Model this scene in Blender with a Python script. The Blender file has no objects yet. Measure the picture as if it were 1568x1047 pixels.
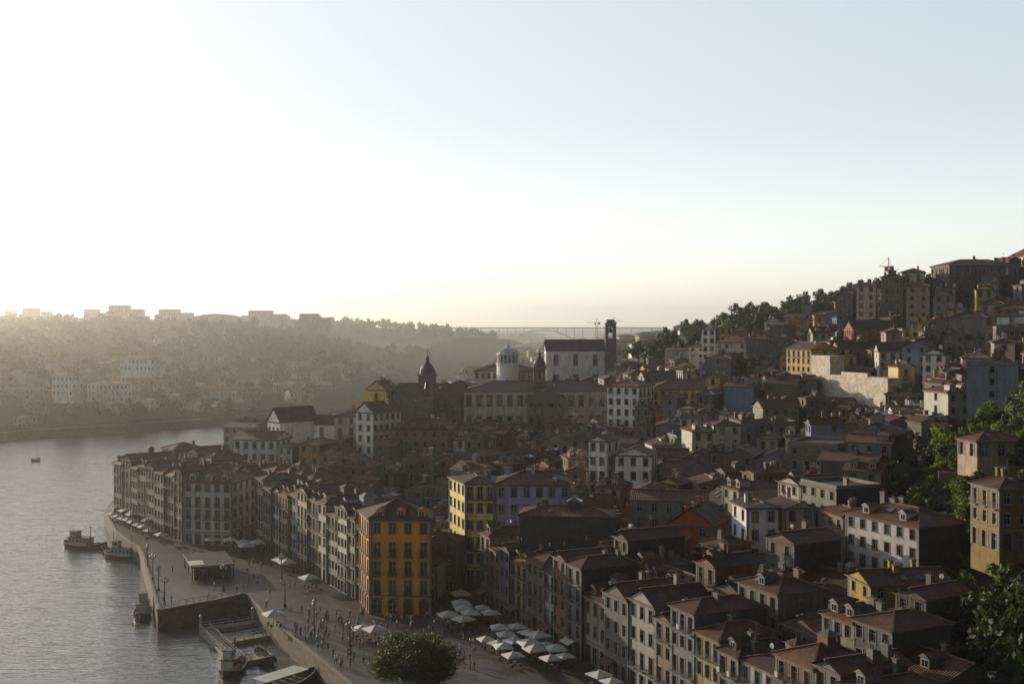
import bpy, math, random
import numpy as np
from mathutils import Vector, Matrix
R = random.Random(7)
NR = np.random.default_rng(5)
scene = bpy.context.scene
rad = math.radians

# ---------------------------------------------------------------- light
SUN_AZ, SUN_EL = 45.0, 11.0      # azimuth is measured left of +Y
S = Vector((-math.sin(rad(SUN_AZ))*math.cos(rad(SUN_EL)), math.cos(rad(SUN_AZ))*math.cos(rad(SUN_EL)), math.sin(rad(SUN_EL))))
world = bpy.data.worlds.new("World"); scene.world = world; world.use_nodes = True
nt = world.node_tree; nt.nodes.clear()
def WN(t, **k):
    o = nt.nodes.new(t)
    for a, v in k.items(): setattr(o, a, v)
    return o
out = WN('ShaderNodeOutputWorld'); bg = WN('ShaderNodeBackground')
sky = WN('ShaderNodeTexSky'); sky.sky_type = 'NISHITA'; sky.sun_disc = False
sky.sun_elevation = rad(SUN_EL); sky.sun_rotation = rad(-SUN_AZ)
sky.air_density = 1.0; sky.dust_density = 1.5; sky.ozone_density = 1.8; sky.altitude = 60
bg.inputs['Strength'].default_value = 0.10
gm = WN('ShaderNodeGamma'); gm.inputs[1].default_value = .36; nt.links.new(sky.outputs[0], gm.inputs[0])
hs_ = WN('ShaderNodeHueSaturation'); hs_.inputs['Saturation'].default_value = .9; nt.links.new(gm.outputs[0], hs_.inputs['Color'])
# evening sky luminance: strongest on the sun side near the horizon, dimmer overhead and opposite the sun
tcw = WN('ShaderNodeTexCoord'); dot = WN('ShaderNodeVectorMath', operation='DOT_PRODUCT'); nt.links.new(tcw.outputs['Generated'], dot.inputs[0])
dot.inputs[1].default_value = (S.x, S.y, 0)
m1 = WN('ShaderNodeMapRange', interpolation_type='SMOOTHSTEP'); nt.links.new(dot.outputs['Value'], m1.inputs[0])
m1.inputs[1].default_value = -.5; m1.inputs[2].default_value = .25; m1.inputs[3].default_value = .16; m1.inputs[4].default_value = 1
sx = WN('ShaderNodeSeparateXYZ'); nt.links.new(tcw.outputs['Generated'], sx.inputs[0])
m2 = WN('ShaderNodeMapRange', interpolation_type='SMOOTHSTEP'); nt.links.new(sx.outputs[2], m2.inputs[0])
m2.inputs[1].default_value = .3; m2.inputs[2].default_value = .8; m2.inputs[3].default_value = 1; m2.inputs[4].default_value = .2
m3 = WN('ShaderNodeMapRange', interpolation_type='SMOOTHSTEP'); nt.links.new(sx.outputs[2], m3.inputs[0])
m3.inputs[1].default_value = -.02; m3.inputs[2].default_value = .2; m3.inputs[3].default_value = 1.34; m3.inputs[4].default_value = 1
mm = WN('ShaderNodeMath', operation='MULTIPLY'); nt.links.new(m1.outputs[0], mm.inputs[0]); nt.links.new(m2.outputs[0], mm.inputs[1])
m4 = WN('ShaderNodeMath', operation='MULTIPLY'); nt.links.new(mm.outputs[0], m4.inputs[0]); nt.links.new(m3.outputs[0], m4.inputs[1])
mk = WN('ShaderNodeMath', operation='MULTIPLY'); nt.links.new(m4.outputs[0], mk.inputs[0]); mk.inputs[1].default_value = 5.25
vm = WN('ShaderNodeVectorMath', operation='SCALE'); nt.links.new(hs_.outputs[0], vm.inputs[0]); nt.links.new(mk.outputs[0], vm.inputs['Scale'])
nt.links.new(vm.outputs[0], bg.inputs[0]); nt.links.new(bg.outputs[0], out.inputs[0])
ld = bpy.data.lights.new("sun", 'SUN'); ld.energy = 5.0; ld.angle = rad(0.5); ld.color = (1.0, 0.83, 0.62)
lo = bpy.data.objects.new("sun", ld); scene.collection.objects.link(lo)
lo.rotation_euler = S.to_track_quat('Z', 'Y').to_euler(); lo.location = (-300, 300, 300)

# ---------------------------------------------------------------- camera
cd = bpy.data.cameras.new("camera"); cam = bpy.data.objects.new("camera", cd)
scene.collection.objects.link(cam); scene.camera = cam
cd.sensor_width = 36; cd.lens = 40; cd.clip_end = 30000; cd.clip_start = 0.5
cam.location = (0, 0, 60); cam.rotation_euler = (rad(90-0.6), 0, 0)
scene.view_settings.view_transform = 'Standard'; scene.view_settings.look = 'None'

# ---------------------------------------------------------------- materials
def mat(name):
    m = bpy.data.materials.new(name); m.use_nodes = True
    n = m.node_tree; b = n.nodes['Principled BSDF']
    return m, n, b, n.nodes['Material Output']
def N(n, t, **k):
    o = n.nodes.new(t)
    for a, v in k.items(): setattr(o, a, v)
    return o
def noise(n, vec, scale, detail=4, rough=.6):
    t = N(n, 'ShaderNodeTexNoise'); t.inputs['Scale'].default_value = scale
    t.inputs['Detail'].default_value = detail; t.inputs['Roughness'].default_value = rough
    if vec is not None: n.links.new(vec, t.inputs['Vector'])
    return t.outputs['Fac']
def ramp(n, fac, stops):
    r = N(n, 'ShaderNodeValToRGB'); e = r.color_ramp.elements
    while len(e) < len(stops): e.new(.5)
    for i, (p, c) in enumerate(stops):
        e[i].position = p; e[i].color = (c[0], c[1], c[2], 1)
    n.links.new(fac, r.inputs[0]); return r.outputs[0]
def mix(n, a, b, fac, typ='MIX'):
    x = N(n, 'ShaderNodeMix', data_type='RGBA', blend_type=typ)
    for s, v in ((x.inputs[0], fac), (x.inputs[6], a), (x.inputs[7], b)):
        if isinstance(v, (int, float)): s.default_value = v
        elif isinstance(v, tuple): s.default_value = (*v, 1) if len(v) == 3 else v
        else: n.links.new(v, s)
    return x.outputs[2]
def mapping(n, vec, sc):
    m = N(n, 'ShaderNodeMapping'); m.inputs['Scale'].default_value = sc
    n.links.new(vec, m.inputs[0]); return m.outputs[0]
def bump(n, b, h, st, dist=.05):
    u = N(n, 'ShaderNodeBump'); u.inputs['Strength'].default_value = st; u.inputs['Distance'].default_value = dist
    n.links.new(h, u.inputs['Height']); n.links.new(u.outputs[0], b.inputs['Normal'])
def objvec(n):
    tc = N(n, 'ShaderNodeTexCoord'); oi = N(n, 'ShaderNodeObjectInfo')
    mu = N(n, 'ShaderNodeMath', operation='MULTIPLY'); mu.inputs[1].default_value = 137.
    n.links.new(oi.outputs['Random'], mu.inputs[0])
    cb = N(n, 'ShaderNodeCombineXYZ'); n.links.new(mu.outputs[0], cb.inputs[0]); n.links.new(mu.outputs[0], cb.inputs[1])
    ad = N(n, 'ShaderNodeVectorMath', operation='ADD'); n.links.new(tc.outputs['Object'], ad.inputs[0]); n.links.new(cb.outputs[0], ad.inputs[1])
    return ad.outputs[0], oi, tc

def m_wall():
    m, n, b, o = mat("plaster_wall"); v, oi, tc = objvec(n)
    st = ramp(n, noise(n, mapping(n, v, (1, 1, .15)), 1.1, 5, .7), [(.32, (.5, .47, .44)), (.54, (1, 1, 1))])
    fine = ramp(n, noise(n, v, .35, 6, .7), [(.3, (.55, .52, .49)), (.55, (1, 1, 1))])
    c = mix(n, oi.outputs['Color'], st, .75, 'MULTIPLY'); c = mix(n, c, fine, .7, 'MULTIPLY')
    n.links.new(c, b.inputs['Base Color']); b.inputs['Roughness'].default_value = .85
    bump(n, b, noise(n, v, 6, 4), .4, .03); return m
def m_simple(name, c1, c2, sc=1., rough=.8, metal=0, bmp=.2):
    m, n, b, o = mat(name); v, oi, tc = objvec(n)
    f = noise(n, v, sc, 5, .65)
    n.links.new(ramp(n, f, [(.3, c1), (.7, c2)]), b.inputs['Base Color'])
    b.inputs['Roughness'].default_value = rough; b.inputs['Metallic'].default_value = metal
    if bmp: bump(n, b, f, bmp, .05)
    return m
def m_roof(name, cols):
    m, n, b, o = mat(name); v, oi, tc = objvec(n); uv = tc.outputs['UV']
    patch = noise(n, v, .45, 5, .7)
    tile = noise(n, mapping(n, uv, (4.0, 1.6, 1)), 1.0, 3, .8)
    c = ramp(n, patch, [(.34, cols[0]), (.5, cols[1]), (.68, cols[2])])
    c = mix(n, c, ramp(n, tile, [(.35, (.4, .38, .36)), (.65, (1.35, 1.3, 1.25))]), .85, 'MULTIPLY')
    rv = ramp(n, oi.outputs['Random'], [(0, (.35, .37, .39)), (.35, (.65, .6, .58)), (.7, (1., .8, .7)), (1, (1.7, 1.3, 1.05))])
    c = mix(n, c, rv, .9, 'MULTIPLY')
    n.links.new(c, b.inputs['Base Color']); b.inputs['Roughness'].default_value = .65
    w = N(n, 'ShaderNodeTexWave', wave_type='BANDS', bands_direction='X'); w.inputs['Scale'].default_value = .8
    n.links.new(uv, w.inputs['Vector']); w.inputs['Distortion'].default_value = .3
    bump(n, b, w.outputs['Fac'], .8, .12); return m
def m_glass(name, c, rough=.08):
    m, n, b, o = mat(name); v, oi, tc = objvec(n)
    f = noise(n, v, .6, 2)
    n.links.new(ramp(n, f, [(.35, c), (.65, tuple(x*2.2+.005 for x in c))]), b.inputs['Base Color'])
    b.inputs['Roughness'].default_value = rough; b.inputs['Specular IOR Level'].default_value = .7; return m
def m_tilewall():
    m, n, b, o = mat("azulejo_tile_wall"); v, oi, tc = objvec(n)
    br = N(n, 'ShaderNodeTexChecker'); br.inputs['Scale'].default_value = 3.2
    n.links.new(tc.outputs['UV'], br.inputs['Vector']); br.inputs[1].default_value = (1, 1, 1, 1); br.inputs[2].default_value = (.7, .75, .82, 1)
    st = ramp(n, noise(n, mapping(n, v, (1, 1, .3)), .8, 5, .7), [(.3, (.45, .43, .4)), (.65, (1, 1, 1))])
    c = mix(n, oi.outputs['Color'], br.outputs[0], .8, 'MULTIPLY'); c = mix(n, c, st, .8, 'MULTIPLY')
    n.links.new(c, b.inputs['Base Color']); b.inputs['Roughness'].default_value = .45; return m
def m_stone(name, c1, c2, w=1.1, h=.5):
    m, n, b, o = mat(name); v, oi, tc = objvec(n)
    br = N(n, 'ShaderNodeTexBrick'); br.inputs['Scale'].default_value = 1
    br.inputs['Brick Width'].default_value = w; br.inputs['Row Height'].default_value = h; br.inputs['Mortar Size'].default_value = .03
    br.inputs['Color1'].default_value = (*c1, 1); br.inputs['Color2'].default_value = (*c2, 1)
    br.inputs['Mortar'].default_value = (c1[0]*.45, c1[1]*.45, c1[2]*.45, 1)
    n.links.new(tc.outputs['UV'], br.inputs['Vector'])
    c = mix(n, br.outputs[0], ramp(n, noise(n, v, .5, 6, .75), [(.3, (.4, .38, .36)), (.68, (1.15, 1.12, 1.1))]), .85, 'MULTIPLY')
    n.links.new(c, b.inputs['Base Color']); b.inputs['Roughness'].default_value = .9
    bump(n, b, noise(n, v, 2.5, 6, .7), .6, .15); return m

M_WALL = m_wall(); M_TILE = m_tilewall()
M_STONE = m_stone("granite_wall", (.15, .13, .11), (.21, .19, .16))
M_TRIM = m_simple("granite_trim", (.11, .1, .09), (.22, .2, .175), 1.5)
M_ROOF = m_roof("terracotta_roof", ((.042, .02, .014), (.1, .042, .025), (.18, .08, .045)))
M_RIDGE = m_simple("ridge_tile", (.08, .04, .028), (.22, .13, .09), 2)
M_GLASS = m_glass("window_glass", (.010, .011, .014))
M_CURT = m_glass("curtained_window", (.07, .07, .065), .25)
M_FRAME = m_simple("painted_frame", (.34, .34, .33), (.55, .55, .53), 2, .5)
M_IRON = m_simple("wrought_iron", (.015, .015, .016), (.05, .045, .04), 3, .5)
M_SLATE = m_simple("slate_cladding", (.022, .022, .025), (.06, .056, .058), .8, .6)
M_SHUT = m_simple("painted_shutter", (.04, .024, .02), (.12, .06, .04), .3, .6)
BM = [M_WALL, M_TRIM, M_ROOF, M_GLASS, M_FRAME, M_IRON, M_RIDGE, M_CURT, M_SLATE, M_SHUT]
W, T, RF, G, F, I, RD, C, SL, SH = range(10)

# ---------------------------------------------------------------- mesh builder
class MB:
    def __init__(s): s.v = []; s.f = []; s.m = []
    def poly(s, pts, m):
        k = len(s.v); s.v.extend(pts); s.f.append(tuple(range(k, k+len(pts)))); s.m.append(m)
    def box(s, cx, cy, z0, z1, w, d, m, ang=0.):
        c, sn = math.cos(ang), math.sin(ang)
        P = [(cx+c*a-sn*b, cy+sn*a+c*b) for a, b in ((-w/2, -d/2), (w/2, -d/2), (w/2, d/2), (-w/2, d/2))]
        s.prism(P, z0, z1, m)
    def prism(s, P, z0, z1, m, top=None, bottom=True):
        n = len(P)
        for i in range(n):
            a, b = P[i], P[(i+1) % n]
            s.poly([(a[0], a[1], z0), (b[0], b[1], z0), (b[0], b[1], z1), (a[0], a[1], z1)], m)
        s.poly([(a[0], a[1], z1) for a in P], m if top is None else top)
        if bottom: s.poly([(a[0], a[1], z0) for a in reversed(P)], m)
    def beam(s, a, b, t, m):
        a = Vector(a); b = Vector(b); d = (b-a)
        if d.length < 1e-4: return
        d.normalize(); u = d.cross(Vector((0, 0, 1)))
        if u.length < .1: u = Vector((1, 0, 0))
        u.normalize(); w = d.cross(u); u *= t/2; w *= t/2
        p = [a-u-w, a+u-w, a+u+w, a-u+w]; q = [b-u-w, b+u-w, b+u+w, b-u+w]
        for i in range(4):
            j = (i+1) % 4; s.poly([tuple(p[i]), tuple(p[j]), tuple(q[j]), tuple(q[i])], m)
        s.poly([tuple(x) for x in reversed(p)], m); s.poly([tuple(x) for x in q], m)
    def lathe(s, cx, cy, prof, n, m, rot=0.):
        for k in range(len(prof)-1):
            r0, z0 = prof[k]; r1, z1 = prof[k+1]
            for i in range(n):
                a = rot+2*math.pi*i/n; b = rot+2*math.pi*(i+1)/n
                p = [(cx+r0*math.cos(a), cy+r0*math.sin(a), z0), (cx+r0*math.cos(b), cy+r0*math.sin(b), z0),
                     (cx+r1*math.cos(b), cy+r1*math.sin(b), z1), (cx+r1*math.cos(a), cy+r1*math.sin(a), z1)]
                if r1 < 1e-4: p = p[:3]
                if r0 < 1e-4: p = [p[0], p[2], p[3]]
                s.poly(p, m)
    def finish(s, name, mats, color=None, origin=None, mesh_only=False):
        me = bpy.data.meshes.new(name)
        o = origin or (0, 0, 0)
        V = np.array(s.v, dtype=np.float64)-np.array(o)
        me.from_pydata(V.tolist(), [], s.f)
        me.polygons.foreach_set('material_index', s.m)
        for m in mats: me.materials.append(m)
        np_ = len(s.f); nl = len(me.loops)
        nrm = np.zeros(np_*3); me.polygons.foreach_get('normal', nrm); nrm = nrm.reshape(-1, 3)
        lt = np.zeros(np_, dtype=np.int32); me.polygons.foreach_get('loop_total', lt)
        vi = np.zeros(nl, dtype=np.int32); me.loops.foreach_get('vertex_index', vi)
        t = np.stack([-nrm[:, 1], nrm[:, 0], np.zeros(np_)], 1); ln = np.linalg.norm(t, axis=1)
        t[ln < .02] = (1, 0, 0); ln[ln < .02] = 1; t /= ln[:, None]
        bt = np.cross(nrm, t); T2 = np.repeat(t, lt, 0); B2 = np.repeat(bt, lt, 0)
        uv = np.stack([(V[vi]*T2).sum(1), (V[vi]*B2).sum(1)], 1).astype(np.float32)
        l = me.uv_layers.new(name='UVMap'); l.data.foreach_set('uv', uv.ravel())
        me.update()
        if mesh_only: return me
        ob = bpy.data.objects.new(name, me); ob.location = o
        if color: ob.color = (*color, 1)
        scene.collection.objects.link(ob); return ob

# ---------------------------------------------------------------- terrain
NEAR = [(160, -900), (100, -400), (60, -50), (20, 80), (-8, 145), (-29.5, 187), (-49, 224), (-56, 240), (-70.6, 226), (-93, 285), (-96, 292),
        (-110, 315), (-126, 351), (-138, 400), (-136, 450), (-128, 520), (-118, 600), (-98, 700), (-70, 800), (-50, 950), (-30, 1200),
        (0, 1400), (60, 1500), (120, 1650), (160, 1900), (150, 2300), (300, 3000), (0, 5000), (-500, 9000)]
FAR = [(-100, -900), (-160, -300), (-250, 0), (-320, 250), (-340, 480), (-277, 615), (-230, 662), (-185, 714), (-140, 800), (-120, 900), (-100, 1050),
       (-95, 1250), (-85, 1400), (-60, 1500), (10, 1650), (60, 1900), (20, 2300), (100, 3000), (-200, 5000), (-900, 9000)]
RIV = NEAR + FAR[::-1]
PLAZA_IN = [(-132, 356), (-112, 352), (-84, 310), (-66, 302), (-22, 230), (-14, 232), (-8, 246), (10, 236), (48, 140), (70, 80)]
PLAZA = NEAR[3:13] + PLAZA_IN
CP = [(-100, 310, 4), (-60, 330, 6), (-28, 224, 4), (0, 240, 4), (20, 160, 4.5), (40, 130, 5), (-60, 290, 5), (-85, 370, 9), (-45, 380, 12), (-30, 430, 14),
      (20, 430, 15), (0, 520, 22), (30, 560, 32), (46, 560, 36), (50, 400, 22), (54, 300, 14), (42, 230, 9), (67, 190, 13), (60, 160, 9), (80, 270, 20), (104, 350, 31),
      (90, 220, 32), (112, 250, 42), (75, 165, 20), (67, 150, 15), (100, 150, 32), (85, 480, 43), (102, 560, 60), (154, 520, 68), (85, 600, 52), (200, 450, 72),
      (170, 430, 66), (150, 380, 50), (140, 300, 44), (200, 350, 65), (200, 250, 60), (130, 450, 52), (60, 480, 34), (250, 600, 85), (0, 600, 24), (-60, 600, 10), (-100, 500, 8),
      (-30, 800, 15), (20, 900, 28), (100, 900, 50), (60, 1200, 38), (200, 1500, 50), (250, 1900, 55), (400, 1000, 88), (500, 400, 100), (300, 0, 60), (100, 80, 20), (50, 60, 5),
      (-277, 645, 6), (-185, 740, 6), (-290, 690, 18), (-320, 760, 30), (-380, 900, 44), (-460, 1100, 60), (-240, 690, 8), (-190, 850, 14), (-210, 950, 30), (-230, 1050, 46),
      (-230, 1150, 54), (-150, 1100, 22), (-120, 1150, 6), (-300, 1100, 58), (-330, 1300, 62), (-500, 1500, 66), (-170, 1400, 46), (-130, 1600, 60), (-50, 1680, 46), (-250, 1700, 70),
      (-20, 1850, 26), (-450, 600, 40), (-1000, 500, 60), (-1500, 1500, 75), (0, 6000, 45), (-4000, 4000, 70), (4000, 4000, 90), (4000, 0, 80), (-4000, 0, 70), (0, -4000, 50), (-400, 0, 50),
      (-250, 2400, 60), (350, 2400, 55), (0, 3500, 46), (600, 3000, 56)]
cp = np.array(CP, float)
A = np.linalg.norm(cp[:, None, :2]-cp[None, :, :2], axis=2); n_ = len(cp)
K = np.zeros((n_+3, n_+3)); K[:n_, :n_] = A; K[:n_, n_] = 1; K[:n_, n_+1:] = cp[:, :2]/1000; K[n_, :n_] = 1; K[n_+1:, :n_] = cp[:, :2].T/1000
sol = np.linalg.solve(K, np.concatenate([cp[:, 2], [0, 0, 0]]))
def pip(x, y, poly):
    ins = np.zeros(x.shape, bool); m = len(poly)
    for i in range(m):
        x1, y1 = poly[i]; x2, y2 = poly[(i+1) % m]
        if y1 == y2: continue
        c = ((y1 > y) != (y2 > y)) & (x < (x2-x1)*(y-y1)/(y2-y1)+x1); ins ^= c
    return ins
def pip1(x, y, poly):
    ins = False; x1, y1 = poly[-1]
    for x2, y2 in poly:
        if (y1 > y) != (y2 > y) and x < (x2-x1)*(y-y1)/(y2-y1)+x1: ins = not ins
        x1, y1 = x2, y2
    return ins
def dpoly(x, y, line):
    d = np.full(x.shape, 1e9)
    for (x1, y1), (x2, y2) in zip(line[:-1], line[1:]):
        dx, dy = x2-x1, y2-y1; t = np.clip(((x-x1)*dx+(y-y1)*dy)/(dx*dx+dy*dy), 0, 1)
        d = np.minimum(d, np.hypot(x-x1-t*dx, y-y1-t*dy))
    return d
def dpoly1(x, y, line):
    d = 1e9
    for (x1, y1), (x2, y2) in zip(line[:-1], line[1:]):
        dx, dy = x2-x1, y2-y1; t = min(1, max(0, ((x-x1)*dx+(y-y1)*dy)/(dx*dx+dy*dy)))
        d = min(d, math.hypot(x-x1-t*dx, y-y1-t*dy))
    return d
def hgt(x, y):
    x = np.asarray(x, float).ravel(); y = np.asarray(y, float).ravel()
    z = sol[n_]+x/1000*sol[n_+1]+y/1000*sol[n_+2]
    for i in range(n_): z = z+sol[i]*np.hypot(x-cp[i, 0], y-cp[i, 1])
    return np.clip(z, 3.9, 115)
def H1(x, y):
    z = sol[n_]+x/1000*sol[n_+1]+y/1000*sol[n_+2]+float((sol[:n_]*np.hypot(x-cp[:, 0], y-cp[:, 1])).sum())
    return min(115., max(3.9, float(z)))
def inriver(x, y, marg=0):
    return pip1(x, y, RIV) or (marg > 0 and min(dpoly1(x, y, NEAR), dpoly1(x, y, FAR)) < marg)
def inplaza(x, y): return pip1(x, y, PLAZA)
def green(x, y):
    return (x > .325*y and 196 < y < 262 and x < .56*y) or (x > .375*y and 150 < y <= 196) or (x > .36*y and y <= 150)

xs = np.concatenate([-np.geomspace(9000, 420, 26), np.arange(-400, 262, 5), np.geomspace(275, 9000, 26)])
ys = np.concatenate([-np.geomspace(6000, 60, 16), np.arange(-40, 60, 20), np.arange(60, 820, 5), np.arange(825, 1800, 13), np.geomspace(1820, 14000, 30)])
X, Y = np.meshgrid(xs, ys); xf, yf = X.ravel(), Y.ravel()
Z = hgt(xf, yf)
wet = pip(xf, yf, RIV) | (np.minimum(dpoly(xf, yf, NEAR), dpoly(xf, yf, FAR)) < 5)
pz = pip(xf, yf, PLAZA)
Z += np.where((yf > 260) & ~pz, NR.normal(0, .35, Z.shape), 0)
Z[pz] = 3.85; Z[wet] = -4
nx, ny = len(xs), len(ys)
fc = [(j*nx+i, j*nx+i+1, (j+1)*nx+i+1, (j+1)*nx+i) for j in range(ny-1) for i in range(nx-1)]
me = bpy.data.meshes.new("terrain"); me.from_pydata(np.stack([xf, yf, Z], 1).tolist(), [], fc)
ca = me.color_attributes.new("urban", 'FLOAT_COLOR', 'POINT')
urb = ((yf < 640) & (xf > -140) & (xf < .37*yf+25)).astype(float)
cc = np.ones((len(xf), 4)); cc[:, 0] = urb; ca.data.foreach_set('color', cc.ravel())
me.polygons.foreach_set('use_smooth', [True]*len(me.polygons))
m, n, b, o = mat("hillside_ground"); tc = N(n, 'ShaderNodeTexCoord'); ob_ = tc.outputs['Object']
gr = ramp(n, noise(n, ob_, .05, 8, .7), [(.35, (.022, .036, .012)), (.52, (.045, .06, .022)), (.72, (.1, .085, .05))])
st = ramp(n, noise(n, ob_, .3, 6, .7), [(.3, (.03, .027, .024)), (.7, (.08, .072, .062))])
at = N(n, 'ShaderNodeAttribute', attribute_name='urban'); sp = N(n, 'ShaderNodeSeparateColor'); n.links.new(at.outputs['Color'], sp.inputs[0])
n.links.new(mix(n, gr, st, sp.outputs[0]), b.inputs['Base Color']); b.inputs['Roughness'].default_value = .95
bump(n, b, noise(n, ob_, .6, 6), .6, .8)
me.materials.append(m); scene.collection.objects.link(bpy.data.objects.new("terrain", me))

# river
m, n, b, o = mat("river_water"); tc = N(n, 'ShaderNodeTexCoord')
b.inputs['Base Color'].default_value = (.1, .108, .105, 1); b.inputs['Roughness'].default_value = .1; b.inputs['IOR'].default_value = 1.9
mp = N(n, 'ShaderNodeMapping'); mp.inputs['Rotation'].default_value = (0, 0, rad(-6)); mp.inputs['Scale'].default_value = (.28, 1, 1)
n.links.new(tc.outputs['Object'], mp.inputs[0])
f1 = noise(n, mp.outputs[0], .2, 5, .65); f2 = noise(n, mp.outputs[0], .85, 4, .6)
ad = N(n, 'ShaderNodeMath', operation='MULTIPLY_ADD'); ad.inputs[1].default_value = .26; n.links.new(f2, ad.inputs[0]); n.links.new(f1, ad.inputs[2])
bump(n, b, ad.outputs[0], .55, 1.2)
mb = MB(); mb.poly([(-9000, -6000, 0), (9000, -6000, 0), (9000, 14000, 0), (-9000, 14000, 0)], 0)
mb.finish("river_water", [m])

# paving + quay walls
m, n, b, o = mat("granite_paving"); tc = N(n, 'ShaderNodeTexCoord')
br = N(n, 'ShaderNodeTexBrick'); br.inputs['Scale'].default_value = 1; br.inputs['Brick Width'].default_value = 1.6; br.inputs['Row Height'].default_value = .8
br.inputs['Color1'].default_value = (.1, .088, .075, 1); br.inputs['Color2'].default_value = (.15, .135, .115, 1); br.inputs['Mortar'].default_value = (.05, .045, .04, 1)
br.inputs['Mortar Size'].default_value = .04
n.links.new(tc.outputs['UV'], br.inputs['Vector'])
c = mix(n, br.outputs[0], ramp(n, noise(n, tc.outputs['Object'], .12, 7, .7), [(.3, (.45, .43, .4)), (.7, (1.15, 1.12, 1.1))]), .9, 'MULTIPLY')
n.links.new(c, b.inputs['Base Color']); b.inputs['Roughness'].default_value = .5
bump(n, b, noise(n, tc.outputs['Object'], 1.5, 6), .5, .06); M_PAVE = m
M_QUAY = m_stone("quay_masonry", (.11, .095, .075), (.17, .15, .12), 1.4, .6)
def strip(name, line, side, w, ztop, mats):
    mb = MB(); P = [Vector(p) for p in line]; off = []
    for i, p in enumerate(P):
        d = (P[min(i+1, len(P)-1)]-P[max(i-1, 0)]).normalized(); nn = Vector((d.y, -d.x))*side
        off.append(p+nn*w)
    for i in range(len(P)-1):
        a, b2, c2, d2 = P[i], P[i+1], off[i+1], off[i]
        q = [(a.x, a.y, ztop), (b2.x, b2.y, ztop), (c2.x, c2.y, ztop), (d2.x, d2.y, ztop)]
        mb.poly(q if side < 0 else q[::-1], 1)
        q = [(a.x, a.y, -4), (b2.x, b2.y, -4), (b2.x, b2.y, ztop), (a.x, a.y, ztop)]
        mb.poly(q, 0)
    return mb.finish(name, mats)
strip("quay_wall", [p for p in NEAR if p[1] < 1700], 1, 11, 4.0, [M_QUAY, M_PAVE])
strip("river_embankment", [p for p in FAR if p[1] < 1700], -1, 11, 4.6, [M_QUAY, M_PAVE])
mb = MB(); mb.poly([(x, y, 4.04) for x, y in PLAZA], 0); pl = mb.finish("quay_pavement", [M_PAVE])
mb = MB()
for a, b2 in zip(NEAR[3:12], NEAR[4:13]):
    d = (Vector(b2)-Vector(a)); L = d.length; d.normalize(); mid = (Vector(a)+Vector(b2))/2 + Vector((d.y, -d.x))*.3
    mb.box(mid.x, mid.y, 3.7, 4.32, L, .55, 0, math.atan2(d.y, d.x))
mb.finish("quay_kerb", [M_TRIM])

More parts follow.
